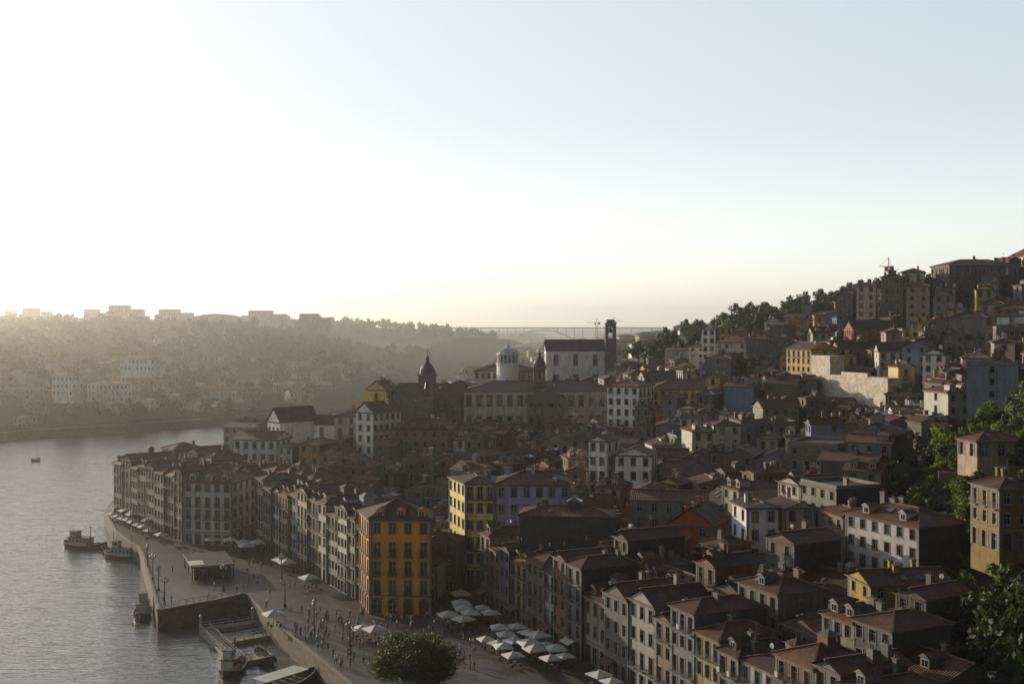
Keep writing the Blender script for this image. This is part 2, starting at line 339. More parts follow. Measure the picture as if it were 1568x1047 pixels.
# ---------------------------------------------------------------- buildings
def facade(mb, A, B, z0, z1, floors, lod, rng, cols=None, arch=False, balc=.3, ww=1.15, wallm=W, awn=False, shut=.12):
    A = Vector(A); B = Vector(B); d = B-A; L = d.length
    if L < .5: return
    d /= L; nx_, ny_ = d.y, -d.x
    def pt(s, z, o=0.): return (A.x+d.x*s+nx_*o, A.y+d.y*s+ny_*o, z)
    def Q(s0, s1, a, b2, o, m): mb.poly([pt(s0, a, o), pt(s1, a, o), pt(s1, b2, o), pt(s0, b2, o)], m)
    def bx(s0, s1, a, b2, o0, o1, m):
        Q(s0, s1, a, b2, o1, m)
        mb.poly([pt(s0, b2, o1), pt(s1, b2, o1), pt(s1, b2, o0), pt(s0, b2, o0)], m)
        mb.poly([pt(s0, a, o0), pt(s1, a, o0), pt(s1, a, o1), pt(s0, a, o1)], m)
        mb.poly([pt(s0, a, o0), pt(s0, a, o1), pt(s0, b2, o1), pt(s0, b2, o0)], m)
        mb.poly([pt(s1, a, o1), pt(s1, a, o0), pt(s1, b2, o0), pt(s1, b2, o1)], m)
    if cols is None: cols = max(1, int(L/2.7))
    Q(0, L, z0-4, z0, 0, wallm)
    if floors == 0: Q(0, L, z0, z1, 0, wallm); return
    fh = (z1-z0)/floors; cw = L/cols; ww = min(ww, cw*.55)
    if lod >= 2:
        Q(0, L, z0, z1, 0, wallm)
        for f in range(floors):
            for i in range(cols):
                if rng.random() < (.12 if lod == 2 else .35): continue
                c = (i+.5)*cw; a = z0+f*fh+fh*.28; b2 = a+fh*.45
                if lod == 2: Q(c-ww/2-.12, c+ww/2+.12, a-.12, b2+.12, .03, T)
                Q(c-ww/2, c+ww/2, a, b2, .06, G if rng.random() < .8 else C)
        bx(0, L, z1-.3, z1, 0, .25, T if lod == 2 else W); return
    for f in range(floors):
        za, zb = z0+f*fh, z0+(f+1)*fh
        bal = rng.random() < balc and f > 0
        if f == 0: ws, we, w2 = za+.08, za+fh*.82, min(ww*1.35, cw*.68)
        elif bal: ws, we, w2 = za+.1, za+fh*.78, ww
        else: ws, we, w2 = za+fh*.26, za+fh*.8, ww
        Q(0, L, za, ws, 0, wallm); Q(0, L, we, zb, 0, wallm)
        prev = 0
        dp = -.28
        for i in range(cols):
            c = (i+.5)*cw; s0, s1 = c-w2/2, c+w2/2
            Q(prev, s0, ws, we, 0, wallm); prev = s1
            mb.poly([pt(s0, ws, 0), pt(s0, ws, dp), pt(s0, we, dp), pt(s0, we, 0)][::-1], T)
            mb.poly([pt(s1, ws, 0), pt(s1, ws, dp), pt(s1, we, dp), pt(s1, we, 0)], T)
            mb.poly([pt(s0, ws, 0), pt(s1, ws, 0), pt(s1, ws, dp), pt(s0, ws, dp)], T)
            mb.poly([pt(s0, we, dp), pt(s1, we, dp), pt(s1, we, 0), pt(s0, we, 0)], T)
            r = rng.random()
            gm_ = G if r < .72 else (C if r < 1-shut else SH)
            if f == 0 and rng.random() < .35: gm_ = SH
            Q(s0, s1, ws, we, dp, gm_)
            if gm_ != SH:
                o1 = dp+.03; t = .08
                Q(s0, s0+t, ws, we, o1, F); Q(s1-t, s1, ws, we, o1, F); Q(s0+t, s1-t, we-t, we, o1, F); Q(s0+t, s1-t, ws, ws+t, o1, F)
                if lod == 0:
                    Q(c-.04, c+.04, ws+t, we-t, o1+.01, F); zz = ws+(we-ws)*.66; Q(s0+t, s1-t, zz-.03, zz+.03, o1+.02, F)
            if arch and f == 0:
                Rr = w2/2; zc = we-Rr
                for k in range(8):
                    a1 = math.pi*(1-k/8); a2 = math.pi*(1-(k+1)/8)
                    mb.poly([pt(c+Rr*math.cos(a1), zc+Rr*math.sin(a1), .012), pt(c+Rr*math.cos(a2), zc+Rr*math.sin(a2), .012),
                             pt(c+Rr*math.cos(a2), we, .012), pt(c+Rr*math.cos(a1), we, .012)], T)
            t = .17
            for (q0, q1, y0, y1) in ((s0-t, s0, ws, we), (s1, s1+t, ws, we), (s0-t, s1+t, we, we+t)):
                if lod == 0: bx(q0, q1, y0, y1, 0, .05, T)
                else: Q(q0, q1, y0, y1, .03, T)
            if f > 0 and not bal: bx(s0-t-.06, s1+t+.06, ws-.14, ws, 0, .14, T)
            if bal:
                bx(s0-.35, s1+.35, za-.06, za+.08, 0, .62, T)
                if lod == 0:
                    bx(s0-.35, s1+.35, za+1.0, za+1.06, .56, .61, I)
                    k = s0-.33
                    while k < s1+.35: Q(k, k+.035, za+.08, za+1.0, .58, I); k += .14
                    if rng.random() < .12: Q(s0-.1, s0+.5, za+.3, za+1.05, .64, rng.choice([F, C, SH]))   # laundry
                else: bx(s0-.35, s1+.35, za+.95, za+1.05, .5, .6, I)
        Q(prev, L, ws, we, 0, wallm)
        if f == 0 and lod == 0: bx(0, L, zb-.1, zb+.14, 0, .09, T)
    bx(0, L, z1-.4, z1-.12, 0, .18, T); bx(0, L, z1-.12, z1, 0, .36, T)
    if lod == 0:
        bx(0, .35, z0, z1-.4, 0, .06, T); bx(L-.35, L, z0, z1-.4, 0, .06, T)
        if rng.random() < .5: bx(.5, .58, z0, z1-.3, 0, .1, I)
    if awn:
        a0 = .4
        for k in range(max(1, int(L/4))):
            s0 = a0+k*4; s1 = min(s0+3.5, L-.3)
            if rng.random() < .5: mb.poly([pt(s0, z0+2.4, 1.8), pt(s1, z0+2.4, 1.8), pt(s1, z0+3.1, .02), pt(s0, z0+3.1, .02)], rng.choice([F, SH]))

PAL = [(.58, .54, .46), (.78, .77, .74), (.34, .31, .26), (.26, .23, .19), (.5, .32, .08), (.34, .08, .035), (.2, .21, .25), (.4, .37, .34), (.52, .4, .14),
       (.16, .12, .09), (.82, .81, .78), (.18, .24, .34), (.36, .17, .1), (.24, .2, .16), (.12, .075, .055), (.2, .185, .175), (.74, .71, .64), (.15, .13, .12), (.1, .09, .085), (.42, .18, .07), (.3, .27, .23)]
CELL = 24.
HASH = {}
def rectP(cx, cy, w, d, a=0.):
    a = rad(a); c, s = math.cos(a), math.sin(a)
    return [(cx+c*u-s*v, cy+s*u+c*v) for u, v in ((-w/2, -d/2), (w/2, -d/2), (w/2, d/2), (-w/2, d/2))]
def frontP(p0, p1, dep):
    a, b2 = Vector(p0), Vector(p1); d = (b2-a).normalized(); i = Vector((-d.y, d.x))*dep
    return [tuple(a), tuple(b2), tuple(b2+i), tuple(a+i)]
def sat(P, Q2):
    for poly in (P, Q2):
        for i in range(4):
            ax = (poly[(i+1) % 4][1]-poly[i][1], poly[i][0]-poly[(i+1) % 4][0])
            a = [p[0]*ax[0]+p[1]*ax[1] for p in P]; b2 = [p[0]*ax[0]+p[1]*ax[1] for p in Q2]
            if max(a) < min(b2) or max(b2) < min(a): return False
    return True
def cells(P):
    x0 = min(p[0] for p in P); x1 = max(p[0] for p in P); y0 = min(p[1] for p in P); y1 = max(p[1] for p in P)
    for i in range(int(x0//CELL), int(x1//CELL)+1):
        for j in range(int(y0//CELL), int(y1//CELL)+1): yield (i, j), (x0, x1, y0, y1)
def free(P):
    for c, bb in cells(P):
        for Q2, b3 in HASH.get(c, ()):
            if bb[0] < b3[1] and bb[1] > b3[0] and bb[2] < b3[3] and bb[3] > b3[2] and sat(P, Q2): return False
    return True
def reg(P):
    for c, bb in cells(P): HASH.setdefault(c, []).append((P, bb))

def house(name, P, z0, z1, floors, color, lod=1, roof='hip', pitch=.42, sides='wwww', arch=False, balc=.3, dorm=0, tile=False, stone=False,
          chim=None, cols=(None,)*4, over=.45, seed=None, roofmat=None, awn=False, ww=1.15, register=True):
    rng = random.Random(seed if seed is not None else R.random())
    mb = MB(); P = [Vector(p) for p in P]
    if register: reg([tuple(p) for p in P])
    cen = sum(P, Vector((0, 0)))/4
    for i in range(4):
        a, b2 = P[i], P[(i+1) % 4]; s = sides[i]
        if s == 'w': facade(mb, a, b2, z0, z1, floors, lod, rng, cols[i], arch and i == 0, balc if i in (0, 3) else .05, awn=awn and i == 0, ww=ww)
        elif s == 'b': facade(mb, a, b2, z0, z1, 0, lod, rng, wallm=W)
        elif s == 's': facade(mb, a, b2, z0, z1, 0, lod, rng, wallm=SL)
        elif s == 'h': facade(mb, a, b2, z0, z1, floors, lod, rng, max(1, int((b2-a).length/6)), balc=0)
    O = []
    for i in range(4):
        p, a, b2 = P[i], P[i-1], P[(i+1) % 4]
        e1 = (p-a).normalized(); e2 = (p-b2).normalized(); O.append(p+(e1+e2)*over)
    fl = (P[1]-P[0]).length; dl = (P[2]-P[1]).length
    rm = RF
    if roof in ('hip', 'gable'):
        para = fl >= dl
        if para: q = O
        else: q = [O[1], O[2], O[3], O[0]]
        Wd = min(fl, dl); rh = pitch*Wd/2
        Ra = (q[3]+q[0])/2; Rb = (q[1]+q[2])/2; ax = Rb-Ra
        if roof == 'hip':
            ins = min(Wd/2+over, ax.length*.46); ax.normalize(); Ra = Ra+ax*ins; Rb = Rb-ax*ins
        zt = z1+rh; e = z1+.02
        def p3(p, z): return (p.x, p.y, z)
        mb.poly([p3(q[0], e), p3(q[1], e), p3(Rb, zt), p3(Ra, zt)], rm); mb.poly([p3(q[2], e), p3(q[3], e), p3(Ra, zt), p3(Rb, zt)], rm)
        if roof == 'hip':
            mb.poly([p3(q[1], e), p3(q[2], e), p3(Rb, zt)], rm); mb.poly([p3(q[3], e), p3(q[0], e), p3(Ra, zt)], rm)
        else:
            w_ = P if para else [P[1], P[2], P[3], P[0]]
            m1_ = (w_[1]+w_[2])/2; m0_ = (w_[3]+w_[0])/2; zz = zt-pitch*over*1.1
            mb.poly([p3(w_[1], z1), p3(w_[2], z1), p3(m1_, zz)], W); mb.poly([p3(w_[3], z1), p3(w_[0], z1), p3(m0_, zz)], W)
        for i in range(4):
            a, b2 = O[i], O[(i+1) % 4]
            mb.poly([p3(a, e-.16), p3(b2, e-.16), p3(b2, e), p3(a, e)], RD)
        mb.poly([p3(p, e-.16) for p in reversed(O)], T)
        if lod < 2:
            mb.beam(p3(Ra, zt+.03), p3(Rb, zt+.03), .26, RD)
            if roof == 'hip':
                for c_, r_ in ((q[0], Ra), (q[3], Ra), (q[1], Rb), (q[2], Rb)): mb.beam(p3(c_, e+.03), p3(r_, zt+.03), .24, RD)
        def roofz(p):
            a = (q[0]+q[3])/2; dd = ((q[1]+q[2])/2-a).normalized(); v = p-a
            dist = abs(v.x*dd.y-v.y*dd.x); return zt-(zt-e)*min(1, dist/((Wd/2)+over))
    else:
        zt = z1; mb.poly([(p.x, p.y, z1) for p in P], SL); rh = 0
        for i in range(4):
            a, b2 = P[i], P[(i+1) % 4]; mid = (a+b2)/2; dd = b2-a; inn = (cen-mid).normalized()*.13
            mb.box(mid.x+inn.x, mid.y+inn.y, z1-.01, z1+.7, dd.length-.02, .24, T, math.atan2(dd.y, dd.x))
        def roofz(p): return z1
    if chim is None: chim = rng.choice([0, 1, 1, 2, 3]) if lod < 2 else rng.choice([0, 1])
    for k in range(chim):
        u, v = rng.uniform(.12, .88), rng.uniform(.25, .8)
        p = P[0]*(1-u)*(1-v)+P[1]*u*(1-v)+P[2]*u*v+P[3]*(1-u)*v
        zb = roofz(p)-.7; ang = math.atan2((P[1]-P[0]).y, (P[1]-P[0]).x); w_, d_ = rng.uniform(.6, 1.3), .6; hh = rng.uniform(1.5, 2.5)
        mb.box(p.x, p.y, zb, zb+hh, w_, d_, W if rng.random() < .6 else T, ang)
        mb.box(p.x, p.y, zb+hh+.001, zb+hh+.12, w_+.2, d_+.2, T, ang)
        if lod == 0:
            for s_ in (-.2, .2): mb.lathe(p.x+s_*math.cos(ang), p.y+s_*math.sin(ang), [(.12, zb+hh+.12), (.1, zb+hh+.5), (0, zb+hh+.52)], 6, RD)
    d = (P[1]-P[0]).normalized(); inw = Vector((-d.y, d.x)); ang = math.atan2(d.y, d.x)
    if roof in ('hip', 'gable') and lod < 2:
        for k in range(rng.choice([0, 1, 1, 2, 3])):
            u = rng.uniform(.2, .8)*fl; t = rng.uniform(1.2, max(1.3, dl*.35)); p = P[0]+d*u+inw*t
            z_ = roofz(p)
            if fl >= dl:
                sl = rh/(dl/2+.001)*.9; w_ = .45; l_ = .55
                c_ = [(p-d*w_-inw*l_, z_-sl*l_), (p+d*w_-inw*l_, z_-sl*l_), (p+d*w_+inw*l_, z_+sl*l_), (p-d*w_+inw*l_, z_+sl*l_)]
                mb.poly([(a.x, a.y, z+.16) for a, z in c_], rng.choice([C, F, G]))
        if rng.random() < .25 and dl > 8 and fl > 6:
            p = P[0]+d*fl*rng.uniform(.3, .7)+inw*dl*rng.uniform(.45, .6); zb = roofz(p)-.6; s_ = rng.uniform(1.6, 2.6); hh = rng.uniform(1.5, 2.6)
            mb.box(p.x, p.y, zb, zb+hh, s_, s_, rng.choice([W, SL, W]), ang)
            mb.lathe(p.x, p.y, [(s_*.86, zb+hh), (0, zb+hh+s_*.35)], 4, rng.choice([RF, C]), ang+math.pi/4)
        if rng.random() < .35:
            p = P[0]+d*fl*rng.uniform(.2, .8)+inw*dl*.5; z_ = roofz(p)
            mb.beam((p.x, p.y, z_-.3), (p.x, p.y, z_+2.6), .06, I)
            for q_ in (2.5, 2.2, 1.9): mb.beam((p.x-.5*d.x, p.y-.5*d.y, z_+q_), (p.x+.5*d.x, p.y+.5*d.y, z_+q_), .04, I)
        if lod == 0 and rng.random() < .3:     # satellite dish
            p = P[0]+d*fl*rng.uniform(.15, .85)+inw*dl*rng.uniform(.2, .8); z_ = roofz(p)
            mb.beam((p.x, p.y, z_-.2), (p.x, p.y, z_+1.1), .07, I)
            pts = [(p.x+.45*math.cos(t)*d.x, p.y+.45*math.cos(t)*d.y-.1-.12*math.sin(t), z_+1.1+.42*math.sin(t)) for t in np.linspace(0, 2*math.pi, 9)[:-1]]
            mb.poly(pts, F)
    for k in range(dorm):
        s = fl*(k+.5)/dorm
        def pt(ss, oo): v = P[0]+d*(s+ss)+inw*oo; return v
        zb = z1+.25; h = 1.45; w_ = .75; o0, o1 = .7, 3.2
        f = [pt(-w_, o0), pt(w_, o0), pt(w_, o1), pt(-w_, o1)]
        mb.prism([tuple(x) for x in f], zb-.5, zb+h, W)
        g = [pt(-w_*.65, o0-.03), pt(w_*.65, o0-.03)]
        mb.poly([(g[0].x, g[0].y, zb+.25), (g[1].x, g[1].y, zb+.25), (g[1].x, g[1].y, zb+h-.2), (g[0].x, g[0].y, zb+h-.2)], F)
        for sx_ in (-1, 1):
            a = pt(sx_*w_*.32-.18, o0-.05); b2 = pt(sx_*w_*.32+.18, o0-.05)
            mb.poly([(a.x, a.y, zb+.33), (b2.x, b2.y, zb+.33), (b2.x, b2.y, zb+h-.28), (a.x, a.y, zb+h-.28)], G)
        L_, R_ = pt(-w_-.2, o0-.25), pt(w_+.2, o0-.25); L2, R2 = pt(-w_-.2, o1), pt(w_+.2, o1); M0, M1 = pt(0, o0-.25), pt(0, o1)
        zt2 = zb+h+.55
        mb.poly([(L_.x, L_.y, zb+h), (M0.x, M0.y, zt2), (M1.x, M1.y, zt2), (L2.x, L2.y, zb+h)], RF)
        mb.poly([(R_.x, R_.y, zb+h), (R2.x, R2.y, zb+h), (M1.x, M1.y, zt2), (M0.x, M0.y, zt2)], RF)
        mb.poly([(L_.x, L_.y, zb+h), (R_.x, R_.y, zb+h), (M0.x, M0.y, zt2)], W)
    mats = list(BM)
    if tile: mats[0] = M_TILE
    if stone: mats[0] = M_STONE
    if roofmat: mats[2] = roofmat
    return mb.finish(name, mats, color, (cen.x, cen.y, z0))

def row(A, B, wid, dep, z0, hs, cols_, name='row_house', lod=0, check=False, dk=1., **k):
    A = Vector(A); B = Vector(B); L = (B-A).length; d = (B-A)/L; s = 0; i = 0
    while s < L-3:
        w_ = R.uniform(*wid); w_ = min(w_, L-s)
        if L-s-w_ < 3.5: w_ = L-s
        jog = Vector((-d.y, d.x))*R.uniform(0, .7)
        p = A+d*(s+.03)+jog; q = A+d*(s+w_-.03)+jog; h = R.uniform(*hs); c = tuple(x*dk for x in cols_[i % len(cols_)])  # dk scales wall colours down: shade put into the near rows' paint
        fl = max(2, round(h/3.2)); P = frontP(p, q, R.uniform(*dep))
        s += w_; i += 1
        if check and not free(P): continue
        house(name, P, z0, z0+h, fl, c, lod, R.choice(['hip', 'gable', 'hip']), R.uniform(.34, .55), 'w'+R.choice(['b', 's', 'h'])+'w'+R.choice(['b', 's', 'h']),
              balc=.45, tile=R.random() < .35, dorm=R.choice([0, 0, 1, 2]) if w_ > 6 else R.choice([0, 1]), cols=(max(2, round(w_/2.3)), None, None, None), **k)

# --- hand-placed foreground buildings
house("orange_arcade_house", [(-28.2, 224), (-15.8, 222.6), (-16.8, 235), (-31.6, 235)], 4.04, 22.8, 5, (.85, .34, .02), 0, 'hip', .5, 'wwww', arch=True, dorm=3, cols=(4, 4, 4, 4), balc=.55, ww=1.25, seed=3)
row((-67, 297), (-33, 236), (5.5, 8), (11, 14), 4.04, (15.5, 18.5), [(.46, .43, .37), (.26, .22, .19), (.54, .52, .48), (.38, .3, .19), (.24, .25, .3), (.48, .38, .24), (.18, .14, .11)], 'riverside_house')
house("yellow_house", [(-10.3, 250), (-3.8, 249.5), (-3.8, 262), (-14.5, 262)], 4.04, 26.3, 6, (.85, .7, .24), 0, 'hip', .36, 'wwww', cols=(3, 4, 3, 4), ww=1.3, balc=.15, chim=2, dorm=0)
house("lavender_house", [(-3.75, 249.5), (13, 249), (13, 262), (-3.75, 262)], 4.04, 26.1, 6, (.42, .41, .66), 0, 'hip', .36, 'wsww', cols=(6, 3, 4, 4), balc=.25, ww=1.2, chim=3)
house("corner_quay_house", [(-86, 297.5), (-72.8, 295), (-70, 310), (-84, 313)], 4.04, 20.3, 5, (.64, .62, .59), 0, 'hip', .45, 'wwww', cols=(5, 4, 4, 5), balc=.4, dorm=3)
row((-121, 344), (-88, 301), (6, 8.5), (12, 15), 4.04, (14.5, 18.5), [(.28, .24, .19), (.18, .15, .13), (.23, .21, .2), (.3, .24, .17), (.15, .11, .09)], 'waterfront_house', awn=True)
row((-112, 363), (-72, 316), (7, 10), (10, 12), 5, (14, 17.5), [(.36, .32, .26), (.26, .2, .16), (.4, .38, .35)], 'town_house', lod=1)
row((-70, 316), (-52, 296), (6, 8), (10, 12), 5, (15, 17), [(.26, .22, .18), (.34, .3, .25)], 'town_house', lod=1)
row((-7, 234), (40, 128), (4.6, 8.5), (9, 12), 4.04, (11, 16), [(.46, .44, .4), (.36, .22, .11), (.2, .22, .29), (.5, .36, .12), (.26, .2, .17), (.46, .44, .41), (.26, .11, .07), (.16, .21, .19), (.34, .3, .23), (.2, .19, .18)], 'ribeira_house', awn=True, dk=.78)
house("slate_clad_house", rectP(11, 226, 18, 9, -8), 6, 23.8, 5, (.07, .07, .075), 0, 'hip', .3, 'sssw', balc=0)
row((4, 237), (51, 134), (5, 10), (8, 12), 7, (10, 17), [(.16, .15, .16), (.3, .21, .13), (.42, .2, .07), (.1, .085, .08), (.26, .23, .19), (.13, .1, .085), (.34, .32, .29)], 'barredo_house', lod=0, check=True, dk=.75)
house("white_townhouse", rectP(-82, 374, 15, 12, -14), 9, 24.5, 4, (.86, .85, .83), 1, 'gable', .4, 'wwbb', cols=(5, 3, 1, 1), balc=0)
house("white_gable_house", rectP(-44.5, 379, 7.5, 14, -35), 12, 33, 6, (.86, .85, .82), 1, 'gable', .9, 'wwbb', balc=0)
house("stone_tenement", rectP(-54.5, 387, 8, 12, -12), 12, 31, 6, (.5, .48, .44), 1, 'hip', .4, 'wwbw')
house("pink_tenement", rectP(-29, 372, 18, 13, -5), 12, 28, 5, (.36, .17, .12), 1, 'hip', .5, 'wwww', dorm=4)
house("ochre_gable_house", rectP(-50, 441, 9, 10, -25), 13, 37, 5, (.78, .5, .1), 1, 'gable', .8, 'wwbw', cols=(1, 2, 1, 1))
house("white_church", rectP(-77.5, 402, 9, 15, -50), 9, 28, 2, (.88, .87, .85), 1, 'gable', 1.1, 'wbbb', cols=(3, 1, 1, 1), chim=0, balc=0)
house("white_church_nave", rectP(-61, 404, 16, 11, -5), 9, 27, 3, (.86, .85, .82), 1, 'gable', .5, 'wbbb', cols=(3, 1, 1, 1), chim=0, balc=0)

def bell_tower(name, cx, cy, w, z0, z1, ang=0., dome=True):
    mb = MB(); a = rad(ang); hb = w*1.5; zb = z1-hb-(w*1.5 if dome else w*.35)
    mb.box(cx, cy, z0, zb, w, w, 0, a); mb.box(cx, cy, zb+.002, zb+.5, w+.9, w+.9, 1, a)
    c, s = math.cos(a), math.sin(a)
    for u in (-1, 1):
        for v in (-1, 1):
            x, y = u*w*.36, v*w*.36; mb.box(cx+c*x-s*y, cy+s*x+c*y, zb+.5, zb+hb, w*.26, w*.26, 0, a)
    for u, v in ((1, 0), (-1, 0), (0, 1), (0, -1)):
        x, y = u*w*.40, v*w*.40; mb.box(cx+c*x-s*y, cy+s*x+c*y, zb+hb*.78, zb+hb, (w*.14 if u else w*.46), (w*.46 if u else w*.14), 0, a)
    mb.lathe(cx, cy, [(w*.05, zb+hb*.8), (w*.14, zb+hb*.7), (w*.2, zb+hb*.45), (w*.24, zb+hb*.42)], 8, 2)
    mb.box(cx, cy, zb+hb+.002, zb+hb+.45, w+.8, w+.8, 1, a)
    zc = zb+hb+.45
    if dome:
        mb.lathe(cx, cy, [(w*.5, zc), (w*.5, zc+w*.1), (w*.47, zc+w*.35), (w*.36, zc+w*.58), (w*.2, zc+w*.72), (w*.14, zc+w*.76), (w*.13, zc+w*1.0), (w*.17, zc+w*1.02), (w*.08, zc+w*1.15), (.06, zc+w*1.3), (0, zc+w*1.32)], 12, 3)
        mb.beam((cx, cy, zc+w*1.25), (cx, cy, zc+w*1.7), .12, 2); mb.beam((cx-.4, cy, zc+w*1.52), (cx+.4, cy, zc+w*1.52), .1, 2)
        for u in (-1, 1):
            for v in (-1, 1):
                x, y = u*w*.46, v*w*.46; X_, Y_ = cx+c*x-s*y, cy+s*x+c*y
                mb.lathe(X_, Y_, [(.25, zc), (.3, zc+.4), (.12, zc+.6), (.2, zc+1.0), (0, zc+1.6)], 6, 1)
    else:
        mb.box(cx, cy, zc+.002, zc+w*.3, w*.7, w*.7, 0, a)
    o = mb.finish(name, [M_STONE, M_TRIM, M_IRON, M_SLATE], (.4, .36, .3), (cx, cy, z0)); reg(rectP(cx, cy, w, w, ang)); return o
bell_tower("church_bell_tower", -32, 430, 5.8, 14, 51.5, -8)
house("sandstone_church", rectP(-31, 441, 26, 16, -8), 14, 35, 3, (.4, .35, .28), 1, 'gable', .55, 'wwww', stone=True, cols=(5, 3, 3, 3), chim=0, balc=0)
house("sandstone_church_nave", rectP(-21, 462, 18, 18, -8), 15, 36, 3, (.4, .35, .28), 1, 'hip', .4, 'wwww', stone=True, cols=(3, 3, 3, 3), chim=0, balc=0)
def palace():
    cx, cy = 10.6, 432
    house("exchange_palace", rectP(cx, cy+10, 58, 22, 1), 13, 37, 3, (.6, .55, .47), 1, 'hip', .3, 'wwww', cols=(15, 6, 15, 6), chim=4, balc=.1, ww=1.9)
    mb = MB(); x = cx+2; y = cy-2.5; z0 = 13
    mb.box(x, y+1.5, z0, 24, 16, 4, 0)
    for i in range(6): mb.lathe(x-6.5+i*2.6, y, [(.55, 24), (.6, 24.4), (.5, 24.8), (.45, 32), (.6, 32.4)], 10, 1)
    mb.box(x, y+.6, 32.41, 34.2, 15.5, 3, 1)
    mb.poly([(x-8, y-1.1, 34.22), (x+8, y-1.1, 34.22), (x, y-1.1, 37.6)], 1)
    mb.poly([(x-8.3, y-1.2, 34.3), (x, y-1.2, 37.8), (x, y+6, 37.8), (x-8.3, y+6, 34.3)], 3); mb.poly([(x+8.3, y-1.2, 34.3), (x+8.3, y+6, 34.3), (x, y+6, 37.8), (x, y-1.2, 37.8)], 3)
    mb.finish("palace_portico", [M_STONE, M_TRIM, M_IRON, M_SLATE], (.4, .36, .3)); reg(rectP(x, y, 17, 8))
    bell_tower("palace_clock_tower", cx, cy+6, 4.8, 34, 52.5, 1)
palace()
def lantern():
    mb = MB(); cx, cy = -2, 522
    mb.lathe(cx, cy, [(5, 36), (5, 44), (5.4, 44.2), (5.4, 44.8), (4.7, 44.8)], 16, 0)
    for i in range(16):
        a = 2*math.pi*i/16; mb.box(cx+4.7*math.cos(a), cy+4.7*math.sin(a), 44.8, 48.6, .45, .45, 0, a)
    mb.lathe(cx, cy, [(4.3, 44.9), (4.3, 48.6)], 16, 1)
    pr = [(5.2, 48.6), (5.2, 49.1)]+[(4.9*math.cos(t), 49.1+2.7*math.sin(t)) for t in np.linspace(0, 1.35, 7)]+[(1, 52), (1, 52.9), (.1, 53.6), (0, 53.7)]
    mb.lathe(cx, cy, pr, 16, 2)
    for i in range(16):
        a = 2*math.pi*i/16
        for t0, t1 in zip(np.linspace(0, 1.2, 5), np.linspace(.3, 1.5, 5)):
            mb.beam((cx+5*math.cos(t0)*math.cos(a), cy+5*math.cos(t0)*math.sin(a), 49.1+2.8*math.sin(t0)), (cx+5*math.cos(t1)*math.cos(a), cy+5*math.cos(t1)*math.sin(a), 49.1+2.8*math.sin(t1)), .2, 0)
    mb.finish("glazed_dome_lantern", [m_simple("lantern_white", (.7, .7, .68), (.85, .85, .82), 1), M_CURT, m_simple("lantern_glazing", (.5, .5, .48), (.65, .65, .63), 1, .3)], (.7, .7, .7)); reg(rectP(cx, cy, 10, 10))
lantern()
house("domed_hall", rectP(-3, 538, 30, 20, 2), 22, 41, 4, (.6, .57, .52), 1, 'hip', .3, 'wwww')
house("white_monastery_church", rectP(31, 566, 29, 14, 2), 30, 50, 2, (.88, .87, .85), 1, 'gable', .75, 'wwww', cols=(3, 2, 3, 2), chim=0, balc=0, ww=2)
bell_tower("monastery_bell_tower", 48.5, 561, 5.2, 34, 65, 2, dome=False)
house("white_lit_house", rectP(42, 402, 12, 14, -30), 22, 40.5, 5, (.88, .86, .8), 1, 'hip', .35, 'wwww', cols=(4, 4, 4, 5), balc=.1)
house("long_yellow_market_hall", rectP(74, 416, 49, 16, 3), 24, 38.8, 4, (.66, .54, .26), 1, 'hip', .4, 'wwww', balc=.1, chim=6)
house("narrow_white_house", rectP(83.5, 482, 5.5, 9, -12), 40, 60.5, 6, (.88, .87, .85), 1, 'gable', .5, 'wwbw', cols=(2, 2, 1, 2), balc=0)
house("narrow_ochre_house", rectP(89.8, 482, 5.5, 9, 0), 40, 61, 6, (.6, .4, .1), 1, 'gable', .5, 'wwbw', cols=(2, 2, 1, 2), balc=0)
house("white_terrace_house", rectP(24.5, 302, 5, 10, -25), 13, 31, 5, (.87, .86, .84), 1, 'gable', .5, 'wwbb', cols=(2, 2, 1, 3))
house("white_terrace_house", rectP(32.8, 300, 9.5, 10, -15), 13, 27.5, 4, (.87, .87, .85), 1, 'gable', .4, 'wwbw', cols=(3, 2, 1, 3))
house("white_balcony_house", rectP(78, 283, 12, 10, 6), 18, 29, 3, (.87, .86, .83), 0, 'hip', .35, 'wwbw', cols=(5, 2, 1, 3), balc=.6)
house("blue_shadow_house", rectP(47.5, 222, 6.5, 9, 8), 8, 26, 5, (.66, .7, .76), 0, 'gable', .3, 'wwbw', cols=(2, 2, 1, 2))
house("beige_house", rectP(54.5, 222, 6.2, 9, 8), 9, 26, 5, (.42, .34, .25), 0, 'gable', .35, 'wwbw', cols=(2, 2, 1, 2))
house("brown_tenement", rectP(62.5, 212, 6.5, 10, 10), 9, 26, 5, (.2, .13, .09), 0, 'hip', .35, 'wwbw', cols=(2, 2, 1, 3))
house("red_gable_house", rectP(38, 232, 9, 10, -25), 8, 21, 4, (.4, .08, .03), 0, 'gable', .8, 'wwbw', cols=(2, 2, 1, 3), balc=0)
house("orange_back_house", rectP(33, 262, 10, 10, -10), 9, 23, 4, (.74, .3, .03), 0, 'hip', .4, 'wwbw')
house("ochre_hillside_house", rectP(77, 176, 8, 8, 8), 26.5, 36, 3, (.2, .14, .035), 0, 'hip', .4, 'wwbw', cols=(3, 3, 1, 3), balc=.2)
house("ochre_hillside_house", rectP(60, 176, 13, 8, 8), 13, 21.5, 3, (.34, .23, .05), 0, 'gable', .4, 'wwbw', balc=.2)
house("hillside_villa", rectP(92, 218, 10, 7, 8), 36, 39, 1, (.36, .28, .18), 0, 'hip', .45, 'wwbw', balc=.2)
